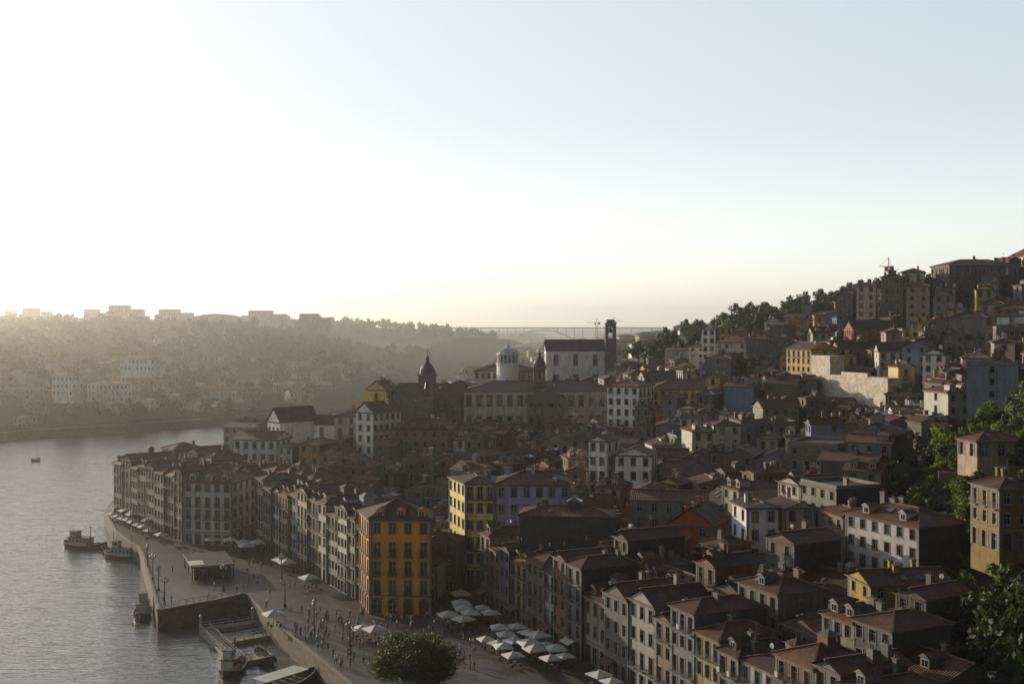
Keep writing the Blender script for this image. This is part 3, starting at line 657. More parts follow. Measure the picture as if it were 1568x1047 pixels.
mbw = MB(); mbw.prism([(101, 384), (104, 372), (109, 373), (107, 386)], 28, 51.5, 0); mbw.prism([(104.1, 371.9), (113, 342), (118, 344), (109.1, 372.9)], 28, 45.5, 0); mbw.prism([(106, 366), (110, 352), (111, 352.4), (107, 366.4)], 45.501, 46.6, 0)
mbw.finish("rubble_retaining_wall", [m_stone("pale_rubble", (.6, .54, .44), (.78, .7, .6), .8, .4)], (.6, .55, .45)); reg([(100, 384), (113, 340), (120, 343), (108, 387)])
house("hilltop_palace", rectP(177, 436, 27, 16, 4), 64, 84.5, 4, (.42, .36, .28), 1, 'hip', .3, 'wwww', stone=True, balc=.1, chim=4)
house("hilltop_tower_house", rectP(208, 452, 16, 14, 4), 70, 89, 5, (.8, .78, .74), 1, 'hip', .7, 'wwww')
for i, (x, y, w, z1, c) in enumerate([(146, 436, 8, 80, (.42, .36, .28)), (154.5, 438, 8, 82, (.6, .55, .46)), (162, 440, 6, 79, (.4, .34, .28)), (138, 442, 7, 77, (.55, .46, .36)), (131, 446, 6, 74, (.45, .4, .33)), (150, 420, 8, 76, (.36, .3, .24)), (190, 418, 8, 76, (.4, .34, .28))]):
    house("hilltop_house", rectP(x, y, w, 11, -22), 55, z1, 7, c, 1, 'hip', .4, 'wwww', stone=i % 2 == 0)

# --- fill
def okfill(x, y):
    if y < 640:
        if x/y < -.24 or x/y > .53: return False
    if green(x, y): return False
    if y > 515 and x > 55: return False
    return True
cnt = 0
TREESPOTS = []
def shrink(P, s):
    cx = sum(p[0] for p in P)/4; cy = sum(p[1] for p in P)/4
    return [(cx+(p[0]-cx)*s, cy+(p[1]-cy)*s) for p in P]
def put(P, sc=1., sh=1.):
    global cnt
    cx = sum(p[0] for p in P)/4; cy = sum(p[1] for p in P)/4
    if not okfill(cx, cy) or not free(P if sh == 1 else shrink(P, sh)): return False
    if any(inplaza(*p) or (p[0] < 0 and inriver(*p, 10)) for p in P): return False
    hh = [H1(*p) for p in P]; z0 = min(hh)
    if R.random() < .045: TREESPOTS.append((cx, cy, z0)); reg(P); return False
    h = R.choice([6.5, 9.5, 12.5, 12.5, 15.5]) if cy < 460 else R.choice([5.5, 6.5, 9.5])
    h *= sc
    if 335 < cy < 432 and -.1 < cx/cy < .09: h = min(h, 26-z0)
    if 384 < cy < 402 and -.24 < cx/cy < -.13: h = min(h, 8)
    if h < 4: h = 4
    if 300 < cy < 345 and .27 < cx/cy < .36: h = min(h, 7)
    lod = 0 if cy < 250 else (1 if cy < 450 else 2)
    h += (max(hh)-z0)*.4
    fall = max(0., min(1., (270-cy)/100)); dk = 1-.48*fall  # foreground shade put into wall colour: houses darken towards the camera
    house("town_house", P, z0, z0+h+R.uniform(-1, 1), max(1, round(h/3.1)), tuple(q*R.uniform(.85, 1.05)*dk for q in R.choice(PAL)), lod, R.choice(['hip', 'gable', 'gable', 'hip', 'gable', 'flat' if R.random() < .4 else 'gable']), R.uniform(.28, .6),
          'w'+R.choice('wbsh')+R.choice('wh')+R.choice('wbh'), tile=R.random() < .12, stone=R.random() < .15, dorm=R.choice([0, 0, 0, 1, 2]) if lod < 2 else 0)
    cnt += 1; return True
by = 128
while by < 600:
    bx_ = -150
    while bx_ < 330:
        ang = R.choice([-32, -24, -18, -10, 0, 8, -70, 60]) if by > 215 else -62+R.uniform(-6, 6)
        if by > 215 and bx_ < -20: ang = R.choice([-40, -30, -20])
        c0 = Vector((bx_+R.uniform(-3, 3), by+R.uniform(-3, 3)))
        u = Vector((math.cos(rad(ang)), math.sin(rad(ang)))); v = Vector((-u.y, u.x))
        for r_ in range(2):
            s = R.uniform(0, 2)
            while s < 34:
                w_ = R.choice([R.uniform(4.5, 8), R.uniform(4.5, 8), R.uniform(8, 18)]); dp = R.uniform(8, 12)
                p0 = c0+u*s+v*(r_*12.2); p1 = p0+u*(w_-.1); s += w_
                put(frontP(p0, p1, dp))
        bx_ += 38
    by += 27
for k in range(14000):
    y = R.uniform(135, 520); x = R.uniform(-.2*y, .53*y)
    a = R.choice([-36, -30, -20, -10, 0, 10]) if y > 215 else -62
    put(rectP(x, y, R.uniform(5, 9), R.uniform(5, 10), a+R.uniform(-2, 2)), .88, .78)
print("fill", cnt)

for k in range(150):
    y = R.uniform(640, 1300); x = R.uniform(-60, .2*y)
    if inriver(x, y, 14): continue
    P = rectP(x, y, R.uniform(9, 22), R.uniform(9, 13), R.uniform(-20, 20))
    if not free(P): continue
    z0 = H1(x, y)-1
    house("distant_house", P, z0, z0+R.uniform(5, 9), 2, R.choice(PAL[:3]+PAL[7:11]), 3, 'hip', .4, 'wwww')
GP = [(.82, .81, .78), (.6, .56, .5), (.42, .36, .3), (.3, .27, .23), (.4, .3, .2), (.8, .79, .76), (.25, .22, .19), (.2, .17, .15)]
for k in range(440):
    t = R.random()
    if t < .4:
        x = R.uniform(-330, -130); y = R.uniform(640, 960)
    else:
        y = R.uniform(640, 1150); x = R.uniform(-.47*y, -.1*y)
    if inriver(x, y, 13): continue
    z0 = H1(x, y)-1
    bigh = R.random() < .12
    if z0 > 34 and R.random() < .75: continue
    P = rectP(x, y, R.uniform(14, 24) if bigh else R.uniform(6, 11), R.uniform(7, 11), R.choice([42, 38, 10, 0, -20, -35])+R.uniform(-6, 6))
    if not free(P): continue
    house("gaia_warehouse" if bigh else "gaia_house", P, z0, z0+(R.uniform(3.5, 7.5)), R.choice([1, 2]), R.choice(GP), 3, R.choice(['gable', 'hip']), .42, 'wwww')
house("white_wine_lodge", rectP(-268, 686, 14, 10, -15), 20, 33, 3, (.85, .84, .82), 3, 'hip', .4, 'wwww')
house("white_wine_lodge", rectP(-245, 700, 30, 10, -12), 16, 27, 3, (.85, .84, .82), 3, 'hip', .3, 'wwww')
house("white_wine_lodge", rectP(-252, 770, 24, 10, -15), 32, 41, 2, (.85, .84, .82), 3, 'hip', .4, 'wwww')
for px0, px1, top, y in ((160, 208, 468, 1300), (235, 285, 474, 1350), (370, 430, 476, 1400), (450, 498, 481, 1250), (30, 66, 472, 1400), (205, 232, 484, 1400), (5, 28, 476, 1500), (125, 158, 474, 1380), (430, 447, 484, 1450)):
    sc = y/1742; x = (px0+px1)/2-784; w_ = (px1-px0)*sc; z1 = 60+(505-top)*sc
    house("apartment_block", rectP(x*sc, y, w_*.6, 14, 4), 58, z1, 7, (.26, .24, .23), 3, 'flat', .3, 'wwww', cols=(8, 4, 8, 4), ww=1.6)
    house("apartment_block", rectP(x*sc+w_*.41, y+18, w_*.35, 14, 4), 58, z1-4, 6, (.3, .28, .26), 3, 'flat', .3, 'wwww', cols=(5, 4, 5, 4), ww=1.6)
    house("apartment_block", rectP(x*sc-w_*.42, y+18, w_*.3, 14, 4), 58, z1-6, 6, (.24, .22, .21), 3, 'flat', .3, 'wwww', cols=(5, 4, 5, 4), ww=1.6)
mb = MB(); cx, cy, w_ = -345, 1320, 64
pts = [(cx-w_/2+w_*i/12, 74+5*math.sin(math.pi*i/12)) for i in range(13)]
for (x0, z0), (x1, z1) in zip(pts[:-1], pts[1:]):
    mb.poly([(x0, cy, z0), (x1, cy, z1), (x1, cy+30, z1), (x0, cy+30, z0)], 1); mb.poly([(x0, cy, 58), (x1, cy, 58), (x1, cy, z1), (x0, cy, z0)], 0)
for i in range(13): mb.box(cx-w_/2+w_*i/12, cy-.5, 58, 74, 1, 1, 1)
mb.finish("arched_roof_hall", [M_STONE, M_SLATE], (.4, .4, .4))

# ---------------------------------------------------------------- distant arch bridge
M_CONC = m_simple("concrete", (.2, .19, .18), (.3, .28, .26), .2)
mb = MB(); yb = 2200; x0, x1 = -25, 145
mb.box(70, yb, 62, 65.5, 460, 14, 0)
xa = np.linspace(x0, x1, 22); za = 22+38*(1-((xa-60)/85)**2)
for dy in (-5, 5):
    for i in range(21): mb.beam((xa[i], yb+dy, za[i]), (xa[i+1], yb+dy, za[i+1]), 3.0, 0)
    for i in range(0, 22, 2):
        if za[i] < 58: mb.beam((xa[i], yb+dy, za[i]), (xa[i], yb+dy, 62), 1.6, 0)
for x in (-60, -100, 190, 230, 270): mb.box(x, yb, 0, 61.9, 3, 10, 0)
mb.finish("arch_bridge", [M_CONC])

def crane(name, x, y, z0, z1, jib, ang, th=1.):
    mb = MB(); w = .9
    for u in (-1, 1):
        for v in (-1, 1): mb.beam((x+u*w, y+v*w, z0), (x+u*w, y+v*w, z1), .3*th, 0)
    z = z0
    while z < z1-2:
        mb.beam((x-w, y-w, z), (x+w, y-w, z+2), .18*th, 0); mb.beam((x+w, y+w, z), (x-w, y+w, z+2), .18*th, 0); z += 2
    c, s = math.cos(rad(ang)), math.sin(rad(ang))
    mb.beam((x-c*jib*.3, y-s*jib*.3, z1), (x+c*jib, y+s*jib, z1), .5*th, 0); mb.beam((x, y, z1), (x, y, z1+4), .5*th, 0)
    mb.beam((x, y, z1+4), (x+c*jib*.8, y+s*jib*.8, z1+.4), .18*th, 0); mb.beam((x, y, z1+4), (x-c*jib*.3, y-s*jib*.3, z1+.4), .18*th, 0)
    mb.box(x-c*jib*.27, y-s*jib*.27, z1-2, z1+.2, 2, 1.5, 1, rad(ang)); mb.box(x+c*1.4, y+s*1.4, z1-2.2, z1-.3, 1.4, 1.4, 0)
    mb.finish(name, [m_simple("crane_paint", (.3, .2, .08), (.36, .25, .11), 1), M_CONC])
crane("tower_crane", 172, 520, 66, 89, 5, 200, .6)
crane("tower_crane", 78, 1050, 50, 67, 9, 170, .7)
crane("tower_crane", 98, 1100, 50, 69, 10, 10, .7)

# ---------------------------------------------------------------- vegetation
def m_leaf(name, c1, c2, c3, tf=.35):
    m, n, b, o = mat(name); ge = N(n, 'ShaderNodeNewGeometry')
    c = ramp(n, noise(n, ge.outputs['Position'], .35, 4, .7), [(.3, c1), (.52, c2), (.72, c3)])
    n.links.new(c, b.inputs['Base Color']); b.inputs['Roughness'].default_value = .6
    tr = N(n, 'ShaderNodeBsdfTranslucent'); hs = mix(n, c, (1.6, 1.5, .6), 1., 'MULTIPLY'); n.links.new(hs, tr.inputs[0])
    ms = N(n, 'ShaderNodeMixShader'); ms.inputs[0].default_value = tf
    n.links.new(b.outputs[0], ms.inputs[1]); n.links.new(tr.outputs[0], ms.inputs[2]); n.links.new(ms.outputs[0], o.inputs[0]); return m
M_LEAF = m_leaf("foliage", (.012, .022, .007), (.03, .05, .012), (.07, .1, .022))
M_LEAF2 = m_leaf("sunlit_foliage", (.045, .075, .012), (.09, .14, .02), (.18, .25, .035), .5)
M_BARK = m_simple("bark", (.05, .035, .025), (.12, .09, .065), 2, .9)
def tree_mesh(seed, H, Rr, ncl, nleaf, leaf, flat=.7, trunk=True):
    r = np.random.default_rng(seed); mb = MB()
    cz = H-Rr*flat
    cl = []
    while len(cl) < ncl:
        p = r.uniform(-1, 1, 3)
        if .25 < np.linalg.norm(p) < .85: cl.append(p*np.array([Rr, Rr, Rr*flat])+np.array([0, 0, cz]))
    if trunk:
        pr = H*.035+.05; fork = cz-Rr*flat*.7
        mb.lathe(0, 0, [(pr*1.5, -.5), (pr, .6), (pr*.75, fork)], 7, 1)
        for c_ in cl[:max(4, ncl//3)]:
            a = Vector((0, 0, fork-.2)); b2 = Vector(c_); mm_ = a.lerp(b2, .5)+Vector((0, 0, -.1*Rr)); mb.beam(a, mm_, pr*.9, 1); mb.beam(mm_, b2, pr*.5, 1)
    cl = np.array(cl); idx = r.integers(0, ncl, nleaf); rc = Rr*r.uniform(.22, .42, ncl)
    dirs = r.normal(size=(nleaf, 3)); dirs /= np.linalg.norm(dirs, axis=1)[:, None]
    pos = cl[idx]+dirs*(rc[idx]*r.uniform(.45, 1.05, nleaf)**.6)[:, None]*np.array([1, 1, .8])
    a = r.normal(size=(nleaf, 3)); a /= np.linalg.norm(a, axis=1)[:, None]; b2 = np.cross(a, dirs); b2 /= np.linalg.norm(b2, axis=1)[:, None]+1e-6
    sz = leaf*r.uniform(.6, 1.3, nleaf)[:, None]
    for q in range(nleaf):
        p = pos[q]; u = a[q]*sz[q]; w = b2[q]*sz[q]*.6
        mb.poly([tuple(p-u), tuple(p-w), tuple(p+u), tuple(p+w)], 0)
    return mb
def tree_obj(name, mbm, x, y, z, s=1, rot=0):
    o = bpy.data.objects.new(name, mbm); o.location = (x, y, z); o.scale = (s, s, s*R.uniform(.9, 1.1)); o.rotation_euler = (0, 0, rot); scene.collection.objects.link(o); return o
big = tree_mesh(1, 7.8, 6.6, 80, 24000, .2, .56).finish("plaza_tree", [M_LEAF, M_BARK], origin=None)
big.location = (-14.8, 179, 4.04)
TM = [tree_mesh(10+i, 8, 3.4, 14, 1500, .33, .8).finish("tree", [M_LEAF if i < 2 else M_LEAF2, M_BARK], mesh_only=True) for i in range(4)]
for x, y, z in TREESPOTS: tree_obj("courtyard_tree", R.choice(TM), x, y, z, R.uniform(.55, .9), R.uniform(0, 6))
def mass(name, spots, temps, mats):
    V = []; Fc = []; Mi = []; k = 0
    arr = [(np.array(t.v), t.f, t.m) for t in temps]
    for (x, y, z, s) in spots:
        v, f, mm_ = R.choice(arr); a = R.uniform(0, 6.28); c, sn = math.cos(a)*s, math.sin(a)*s
        w = np.stack([v[:, 0]*c-v[:, 1]*sn+x, v[:, 0]*sn+v[:, 1]*c+y, v[:, 2]*s*R.uniform(.8, 1.25)+z], 1)
        V.append(w); Fc.extend([tuple(i+k for i in q) for q in f]); Mi.extend(mm_); k += len(v)
    me = bpy.data.meshes.new(name); me.from_pydata(np.concatenate(V).tolist(), [], Fc); me.polygons.foreach_set('material_index', Mi)
    for m in mats: me.materials.append(m)
    scene.collection.objects.link(bpy.data.objects.new(name, me))
far_t = [tree_mesh(30+i, 8, 4.6, 9, 170, 1.0, .75) for i in range(4)]
sp = []
while len(sp) < 1050:
    y = R.uniform(660, 1300); x = R.uniform(-.5*y, -.06*y)
    if inriver(x, y, 6): continue
    z = H1(x, y)
    if z < 26 and R.random() < .65: continue
    if not free(rectP(x, y, 4, 4)): continue
    sp.append((x, y, z-.5, R.uniform(.6, 1.4)*(1.3 if R.random() < .15 else 1)))
for k in range(330):
    x = R.uniform(-420, -20); y = R.uniform(1450, 1720)
    if inriver(x, y, 6): continue
    sp.append((x, y, H1(x, y)-.5, R.uniform(.8, 1.5)))
mass("wooded_hillside_trees", sp, far_t, [M_LEAF, M_BARK])
hill_t = [tree_mesh(70+i, 9, 4.2, 12, 420, .6, .8) for i in range(4)]
sp = []
for k in range(360):
    y = R.uniform(512, 600); x = R.uniform(60, .46*y)
    if R.random() < .5: y = R.uniform(512, 545)
    sp.append((x, y, H1(x, y)-.5, R.uniform(.5, 1.25)))
mass("hilltop_trees", sp, hill_t, [M_LEAF, M_BARK])
sp = []
for k in range(160):
    y = R.uniform(650, 1250); x = R.uniform(0, .22*y)
    if not inriver(x, y, 10) and free(rectP(x, y, 4, 4)): sp.append((x, y, H1(x, y)-.5, R.uniform(.6, 1.1)))
mass("distant_trees", sp, far_t, [M_LEAF, M_BARK])
nt_ = [tree_mesh(50+i, 4.5, 2.6, 9, 520, .3, .8) for i in range(4)]
sp = []
tr_ = 0
while len(sp) < 420 and tr_ < 20000:
    tr_ += 1
    y = R.uniform(150, 268); x = R.uniform(.325*y, .56*y)
    if not green(x, y) or not free(rectP(x, y, 2.5, 2.5)): continue
    sp.append((x, y, H1(x, y)-.6, R.uniform(.35, 1.6)))
k2 = len(sp)*2//3
mass("terraced_garden_shrubs", sp[:k2], nt_, [M_LEAF2, M_BARK]); mass("hillside_trees", sp[k2:], nt_, [M_LEAF, M_BARK])
sp = []
while len(sp) < 150:
    y = R.uniform(118, 172); x = R.uniform(.37*y, .55*y)
    if not free(rectP(x, y, 3, 3)): continue
    sp.append((x, y, H1(x, y)-.6, R.uniform(.8, 2.)))
mass("slope_undergrowth", sp, nt_, [M_LEAF, M_BARK])
for (xa_, ya_, xb, yb_, dz) in ((72, 214, 100, 205, 3), (76, 228, 112, 222, 3.4), (84, 245, 120, 240, 4), (74, 190, 92, 180, 3), (90, 258, 128, 256, 4), (70, 203, 98, 196, 3)):
    mb = MB(); K_ = 8
    for i in range(K_):
        t0, t1 = i/K_, (i+1)/K_; p = Vector((xa_, ya_)).lerp(Vector((xb, yb_)), t0); q = Vector((xa_, ya_)).lerp(Vector((xb, yb_)), t1); d = q-p; c_ = (p+q)/2
        z = H1(c_.x, c_.y); mb.box(c_.x, c_.y, z-3, z+dz*.5, d.length+.02, .6, 0, math.atan2(d.y, d.x))
    mb.finish("stone_terrace_wall", [M_STONE], (.4, .36, .3))

# ---------------------------------------------------------------- boats, pontoon, quay furniture
M_HULL = m_simple("hull_paint", (.04, .03, .025), (.1, .07, .05), .6, .5); M_DECK = m_simple("deck_wood", (.12, .08, .05), (.24, .17, .1), 1.5, .7)
M_WHITE = m_simple("white_canvas", (.5, .49, .46), (.7, .69, .66), .7, .7); M_BWHITE = m_simple("boat_white", (.4, .4, .38), (.6, .59, .56), 1, .4)
def boat(name, x, y, ang, L, Wd, cabin=True, mast=True, canopy=False, two=False):
    mb = MB(); K_ = 10; rows = []
    for i in range(K_+1):
        t = i/K_*2-1; w = Wd/2*(1-abs(t)**2.6)**.6+.05; sh = .9+.9*t*t*(1.3 if t > 0 else .8)
        rows.append([(t*L/2, -w, sh), (t*L/2, -w*.8, .1), (t*L/2*.96, 0, -.4), (t*L/2, w*.8, .1), (t*L/2, w, sh)])
    for a, b2 in zip(rows[:-1], rows[1:]):
        for j in range(4): mb.poly([a[j], a[j+1], b2[j+1], b2[j]][::-1], 0)
        mb.poly([(a[0][0], a[0][1]*.96, .75), (b2[0][0], b2[0][1]*.96, .75), (b2[4][0], b2[4][1]*.96, .75), (a[4][0], a[4][1]*.96, .75)], 1)
        mb.beam(a[0], b2[0], .16, 2); mb.beam(a[4], b2[4], .16, 2)
    if cabin:
        mb.box(-L*.1, 0, .76, 2.7, L*.42, Wd*.6, 2); mb.box(-L*.1, 0, 2.701, 2.85, L*.47, Wd*.72, 0)
        for i in range(5):
            for s_ in (-1, 1): mb.box(-L*.1-L*.17+i*L*.085, s_*Wd*.305, 1.6, 2.35, L*.055, .05, 3)
        mb.box(-L*.22, 0, 2.851, 4.4, L*.14, Wd*.45, 2); mb.box(-L*.22, 0, 4.401, 4.5, L*.18, Wd*.5, 0)
        for s_ in (-1, 1): mb.box(-L*.22, s_*Wd*.23, 3.5, 4.1, L*.1, .05, 3)
        for t in (-.3, 0, .3): mb.beam((L*t, -Wd*.4, .8), (L*t, -Wd*.4, 1.8), .06, 4)
    if canopy:
        for i in range(5):
            for s_ in (-1, 1): mb.beam((-L*.3+i*L*.14, s_*Wd*.4, .8), (-L*.3+i*L*.14, s_*Wd*.4, 2.5), .08, 4)
        mb.box(-L*.02, 0, 2.501, 2.6, L*.62, Wd*.9, 5)
        for i in range(6): mb.box(-L*.28+i*L*.1, 0, .76, 1.2, .4, Wd*.6, 1)
    if mast:
        mb.beam((L*.12, 0, .7), (L*.12, 0, 6), .14, 4); mb.beam((L*.12, 0, 5.8), (L*.46, 0, 1.9), .04, 4); mb.beam((L*.12, 0, 5.8), (-L*.45, 0, 1.8), .04, 4)
    for bx0 in (.3, .38): mb.lathe(L*(bx0-.05), Wd*.2, [(.3, .75), (.36, 1.1), (.3, 1.5), (0, 1.5)], 8, 1)
    mb.lathe(L*.3, Wd*.48, [(.18, .3), (.3, .5), (.3, .8), (.18, 1.0)], 8, 4)
    o = mb.finish(name, [M_HULL, M_DECK, M_BWHITE, M_GLASS, M_IRON, M_WHITE]); o.location = (x, y, 0); o.rotation_euler = (0, 0, rad(ang)); return o
boat("tour_boat", -118, 314, -20, 15, 5); boat("river_boat", -101.5, 299, -12, 13, 3.8, True, True); boat("rabelo_boat", -97, 305, -25, 12, 3, False, True); boat("small_boat", -108, 306, -30, 7, 2.4, False, True)
boat("tug_boat", -77.5, 238, -78, 10, 3.8, True, False); boat("moored_boat", -49, 199, 80, 8, 3.6, True, True); boat("river_boat", -38.5, 190, 52, 15, 4, False, False, True); boat("rabelo_boat", -45, 206, -60, 9, 2.6, False, True)
boat("sail_boat", -218, 520, 30, 4, 1.4, False, True)
M_PONT = m_simple("pontoon_deck", (.2, .17, .13), (.34, .3, .25), 1, .7)
mb = MB(); zz_ = 0
for a, b2 in (((-61, 225), (-49, 203)), ((-61.5, 224.6), (-51.5, 231)), ((-56.5, 214), (-46.5, 222)), ((-49, 203), (-45, 206))):
    A_, B_ = Vector(a), Vector(b2); d = B_-A_; c_ = (A_+B_)/2; an = math.atan2(d.y, d.x)
    zz_ += .01; zt = .8+zz_
    mb.box(c_.x, c_.y, -.3, zt, d.length, 2.2, 0, an); nrm = Vector((-d.y, d.x)).normalized()*1.0
    for k in range(int(d.length/2)+1):
        p = A_+d.normalized()*k*2
        for s_ in (-1, 1): mb.beam((p.x+nrm.x*s_, p.y+nrm.y*s_, zt), (p.x+nrm.x*s_, p.y+nrm.y*s_, zt+1.1), .08, 1)
    for s_ in (-1, 1):
        for hz in (.6, 1.1): mb.beam((A_.x+nrm.x*s_, A_.y+nrm.y*s_, zt+hz), (B_.x+nrm.x*s_, B_.y+nrm.y*s_, zt+hz), .07, 1)
for p in ((-62, 226), (-50, 202), (-53, 232)): mb.lathe(p[0], p[1], [(.3, -2), (.3, 3.2), (0, 3.5)], 8, 1)
mb.finish("floating_pontoon", [M_PONT, M_FRAME])
mb = MB(); mb.beam((-56.5, 239.2, 4.4), (-69, 228.5, 3.2), .8, 0)
for k in range(12): p = Vector((-56.8, 238.9, 4.4)).lerp(Vector((-69.5, 227, 4.4)), k/11); mb.beam(p, p+Vector((0, 0, 1.1)), .1, 1)
mb.beam((-56.8, 238.9, 5.5), (-69.5, 227, 5.5), .1, 1); mb.beam((-56.8, 238.9, 5.0), (-69.5, 227, 5.0), .06, 1); mb.finish("pier_railing", [M_TRIM, M_FRAME])
mb = MB(); mb.lathe(0, 0, [(.3, 0), (.3, .3), (.14, .6), (.1, 4.6), (.18, 4.7), (.1, 4.8)], 8, 0); mb.beam((-.7, 0, 4.5), (.7, 0, 4.5), .08, 0)
for s_ in (-.7, .7, 0): mb.lathe(s_, 0, [(.05, 4.5+(.4 if s_ == 0 else 0)), (.2, 4.75+(.4 if s_ == 0 else 0)), (.26, 5.1+(.4 if s_ == 0 else 0)), (.1, 5.3+(.4 if s_ == 0 else 0)), (0, 5.45+(.4 if s_ == 0 else 0))], 8, 1)
lm = mb.finish("street_lamp", [M_IRON, M_FRAME], mesh_only=True)
for (x, y) in ((-71, 232), (-76, 244), (-81, 256), (-86, 268), (-90, 280), (-62, 244), (-46, 230), (-37, 212), (-28, 196), (-18, 178), (-52, 256), (-60, 272), (-106, 317), (-98, 306)):
    o = bpy.data.objects.new("street_lamp", lm); o.location = (x, y, 4.04); o.rotation_euler = (0, 0, R.uniform(0, 3)); scene.collection.objects.link(o)
mb = MB(); mb.beam((0, 0, 0), (0, 0, 2.9), .1, 1)
w = 1.75
cor = [(-w, -w, 2.35), (w, -w, 2.35), (w, w, 2.35), (-w, w, 2.35)]
for i in range(4):
    a, b2 = cor[i], cor[(i+1) % 4]; mb.poly([a, b2, (0, 0, 3.05)], 0); mb.poly([(a[0], a[1], 2.15), (b2[0], b2[1], 2.15), b2, a], 0)
mb.lathe(0, 0, [(.1, 3.0), (.12, 3.15), (0, 3.3)], 6, 0)
for sx_, sy in ((-.9, .9), (.9, -.9), (.9, .9), (-.9, -.9)):
    mb.box(sx_, sy, .7, .76, .7, .7, 2); mb.beam((sx_, sy, 0), (sx_, sy, .7), .08, 1)
    mb.box(sx_+.6, sy, .42, .46, .4, .4, 1); mb.box(sx_+.78, sy, .461, .9, .05, .4, 1); mb.beam((sx_+.6, sy, 0), (sx_+.6, sy, .42), .1, 1)
pm = mb.finish("cafe_parasol", [M_WHITE, M_IRON, M_DECK], mesh_only=True)
def para(x, y, a=0, s=1.):
    o = bpy.data.objects.new("cafe_parasol", pm); o.location = (x, y, 4.05); o.rotation_euler = (0, 0, rad(a)); o.scale = (s, s, s*R.uniform(.92, 1.1)); scene.collection.objects.link(o)
fd = Vector((.42, -.91)).normalized()
for k in range(26):
    for r_ in range(3):
        if k in (5, 6, 13, 14) or (r_ == 1 and k in (0, 1, 15, 16)) or (r_ == 2 and not 7 <= k <= 11) or R.random() < .2: continue
        p = Vector((-7, 234))+fd*(k*3.9+1+R.uniform(-.6, .6))+Vector((-.91, -.42))*(4.2+r_*3.9+R.uniform(-.6, .6)); para(p.x, p.y, -65+R.uniform(-16, 16), R.uniform(.75, 1.02))
for (x, y) in ((-45, 214), (-27, 205), (-24.5, 203), (-44, 246), (-52, 262), (-54, 266), (-68, 288), (-72, 290), (-64, 286), (-66, 282), (-77, 292), (-12, 214), (-9, 211)): para(x, y, R.uniform(-70, -50), 1.)
for k in range(10):
    if R.random() < .3: continue
    p = Vector((-117, 335)).lerp(Vector((-92, 300)), k/9); para(p.x-.5, p.y-.5, -50+R.uniform(-8, 8), .85)
mb = MB(); P = rectP(-70, 262, 9, 15, 22)
for i in range(4):
    for t in (0, .5): p = Vector(P[i]).lerp(Vector(P[(i+1) % 4]), t); mb.beam((p.x, p.y, 4), (p.x, p.y, 7), .2, 1)
cP = Vector((-70, 262))
mb.prism([tuple(cP+(Vector(p)-cP)*1.08) for p in P], 7.001, 7.3, 2)
mb.prism([tuple(cP+(Vector(p)-cP)*.9) for p in P], 4.05, 6.6, 3)
mb.prism([tuple(Vector((-71.5, 257))+(Vector(p)-cP)*.35) for p in P], 7.31, 7.4, 0)
mb.finish("restaurant_pavilion", [M_WHITE, M_IRON, M_SLATE, M_GLASS])
mb = MB(); x, y, z = 145, 332, 51
for i in range(4):
    c_ = [(-5, -4), (5, -4), (5, 4), (-5, 4)]; a, b2 = c_[i], c_[(i+1) % 4]
    mb.poly([(x+a[0], y+a[1], z), (x+b2[0], y+b2[1], z), (x, y, z+2.6)], 0); mb.beam((x+a[0], y+a[1], z-6), (x+a[0], y+a[1], z), .2, 1)
mb.finish("blue_marquee", [m_simple("blue_canvas", (.02, .2, .5), (.03, .28, .62), 1), M_IRON])

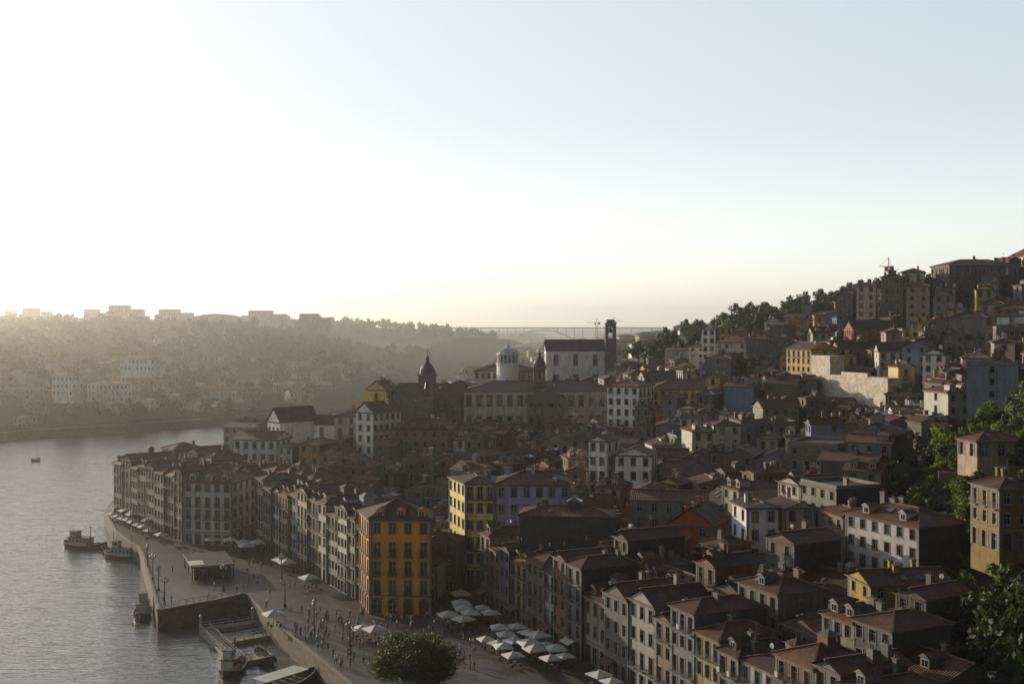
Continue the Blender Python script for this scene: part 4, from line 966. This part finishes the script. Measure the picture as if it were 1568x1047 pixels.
# ---------------------------------------------------------------- people
m, n, b, o = mat("shirt"); oi = N(n, 'ShaderNodeObjectInfo'); n.links.new(oi.outputs['Color'], b.inputs['Base Color']); b.inputs['Roughness'].default_value = .8; M_SHIRT = m
M_PANTS = m_simple("trousers", (.02, .022, .03), (.07, .065, .06), 2); M_SKIN = m_simple("skin", (.4, .24, .17), (.5, .31, .22), 3, .5); M_HAIR = m_simple("hair", (.02, .014, .01), (.05, .03, .02), 5)
def person_mesh(k):
    st = (.28, .1, 0)[k]; ar = (.25, .12, .35)[k]
    V = [(0, 0, .95), (0, 0, 1.15), (0, 0, 1.4), (0, .01, 1.5), (0, .02, 1.62), (0, .01, 1.74),
         (.1, 0, .9), (.11, st*.6, .5), (.12, st*.7-.08, .08), (.12, st*.7+.08, .04), (-.1, 0, .9), (-.11, -st*.4, .5), (-.12, -st*1.1, .1), (-.12, -st*1.1+.15, .04),
         (.19, 0, 1.4), (.24, -ar*.5, 1.14), (.25, -ar*.4+.12, .9), (.25, -ar*.3+.16, .8), (-.19, 0, 1.4), (-.24, ar*.5, 1.14), (-.25, ar*.6+.12, .92), (-.25, ar*.7+.16, .84)]
    E = [(0, 1), (1, 2), (2, 3), (3, 4), (4, 5), (0, 6), (6, 7), (7, 8), (8, 9), (0, 10), (10, 11), (11, 12), (12, 13), (2, 14), (14, 15), (15, 16), (16, 17), (2, 18), (18, 19), (19, 20), (20, 21)]
    rr = [.15, .13, .16, .06, .1, .07, .1, .065, .045, .035, .1, .065, .045, .035, .065, .045, .035, .03, .065, .045, .035, .03]
    me = bpy.data.meshes.new("p"); me.from_pydata(V, E, []); ob = bpy.data.objects.new("p", me); scene.collection.objects.link(ob)
    md = ob.modifiers.new("s", 'SKIN'); sv = me.skin_vertices[0].data if me.skin_vertices else None
    if sv is None:
        bpy.context.view_layer.objects.active = ob; bpy.context.view_layer.update(); sv = me.skin_vertices[0].data if me.skin_vertices else None
    if sv:
        for i, q in enumerate(rr): sv[i].radius = (q, q*.8)
        sv[0].use_root = True
    ss = ob.modifiers.new("u", 'SUBSURF'); ss.levels = 1; ss.render_levels = 1
    dg = bpy.context.evaluated_depsgraph_get(); out_ = bpy.data.meshes.new_from_object(ob.evaluated_get(dg))
    bpy.data.objects.remove(ob)
    out_.materials.clear()
    for q in (M_SHIRT, M_PANTS, M_SKIN, M_HAIR): out_.materials.append(q)
    for p in out_.polygons:
        c_ = p.center; p.use_smooth = True
        p.material_index = 1 if c_.z < .98 and abs(c_.x) < .19 else (3 if c_.z > 1.66 or (c_.z > 1.58 and c_.y < -.02) else (2 if c_.z > 1.47 or (abs(c_.x) > .2 and c_.z < 1.15) else 0))
    return out_
PM = [person_mesh(k) for k in range(3)]
np_ = 0
tries = 0
while np_ < 230 and tries < 4000:
    tries += 1
    r = R.random()
    if r < .6: x, y = R.uniform(-42, -6), R.uniform(185, 224)
    elif r < .78: x, y = R.uniform(-60, -30), R.uniform(200, 280)
    elif r < .9: x, y = R.uniform(-92, -58), R.uniform(228, 290)
    else: x, y = R.uniform(-120, -85), R.uniform(295, 340)
    if not inplaza(x, y) or dpoly1(x, y, NEAR) < 1.2 or not free(rectP(x, y, 1, 1)): continue
    o = bpy.data.objects.new("person", PM[R.randrange(3)]); o.location = (x, y, 4.03); o.rotation_euler = (0, 0, R.uniform(0, 6.28)); s = R.uniform(.92, 1.06); o.scale = (s, s, s)
    o.color = (*R.choice([(.6, .6, .58), (.05, .06, .1), (.4, .05, .04), (.1, .2, .4), (.5, .45, .3), (.03, .03, .03), (.7, .68, .66), (.15, .3, .15)]), 1); scene.collection.objects.link(o); np_ += 1

# ---------------------------------------------------------------- atmosphere: thin haze over the town, denser over the far valley
def haze(name, y0, y1, dens):
    mb = MB(); mb.prism([(-2600, y0), (2600, y0), (2600, y1), (-2600, y1)], -6, 120, 0)
    m = bpy.data.materials.new(name); m.use_nodes = True; n = m.node_tree; n.nodes.clear()
    oo = N(n, 'ShaderNodeOutputMaterial'); vs = N(n, 'ShaderNodeVolumeScatter'); vs.inputs['Color'].default_value = (1, .97, .92, 1)
    vs.inputs['Density'].default_value = dens; vs.inputs['Anisotropy'].default_value = .75; n.links.new(vs.outputs[0], oo.inputs['Volume'])
    mb.finish(name, [m])
haze("town_haze", -300, 588, .00012); haze("valley_haze", 590, 3200, .0004)
print("objects", len(bpy.data.objects), "faces", sum(len(m.polygons) for m in bpy.data.meshes))
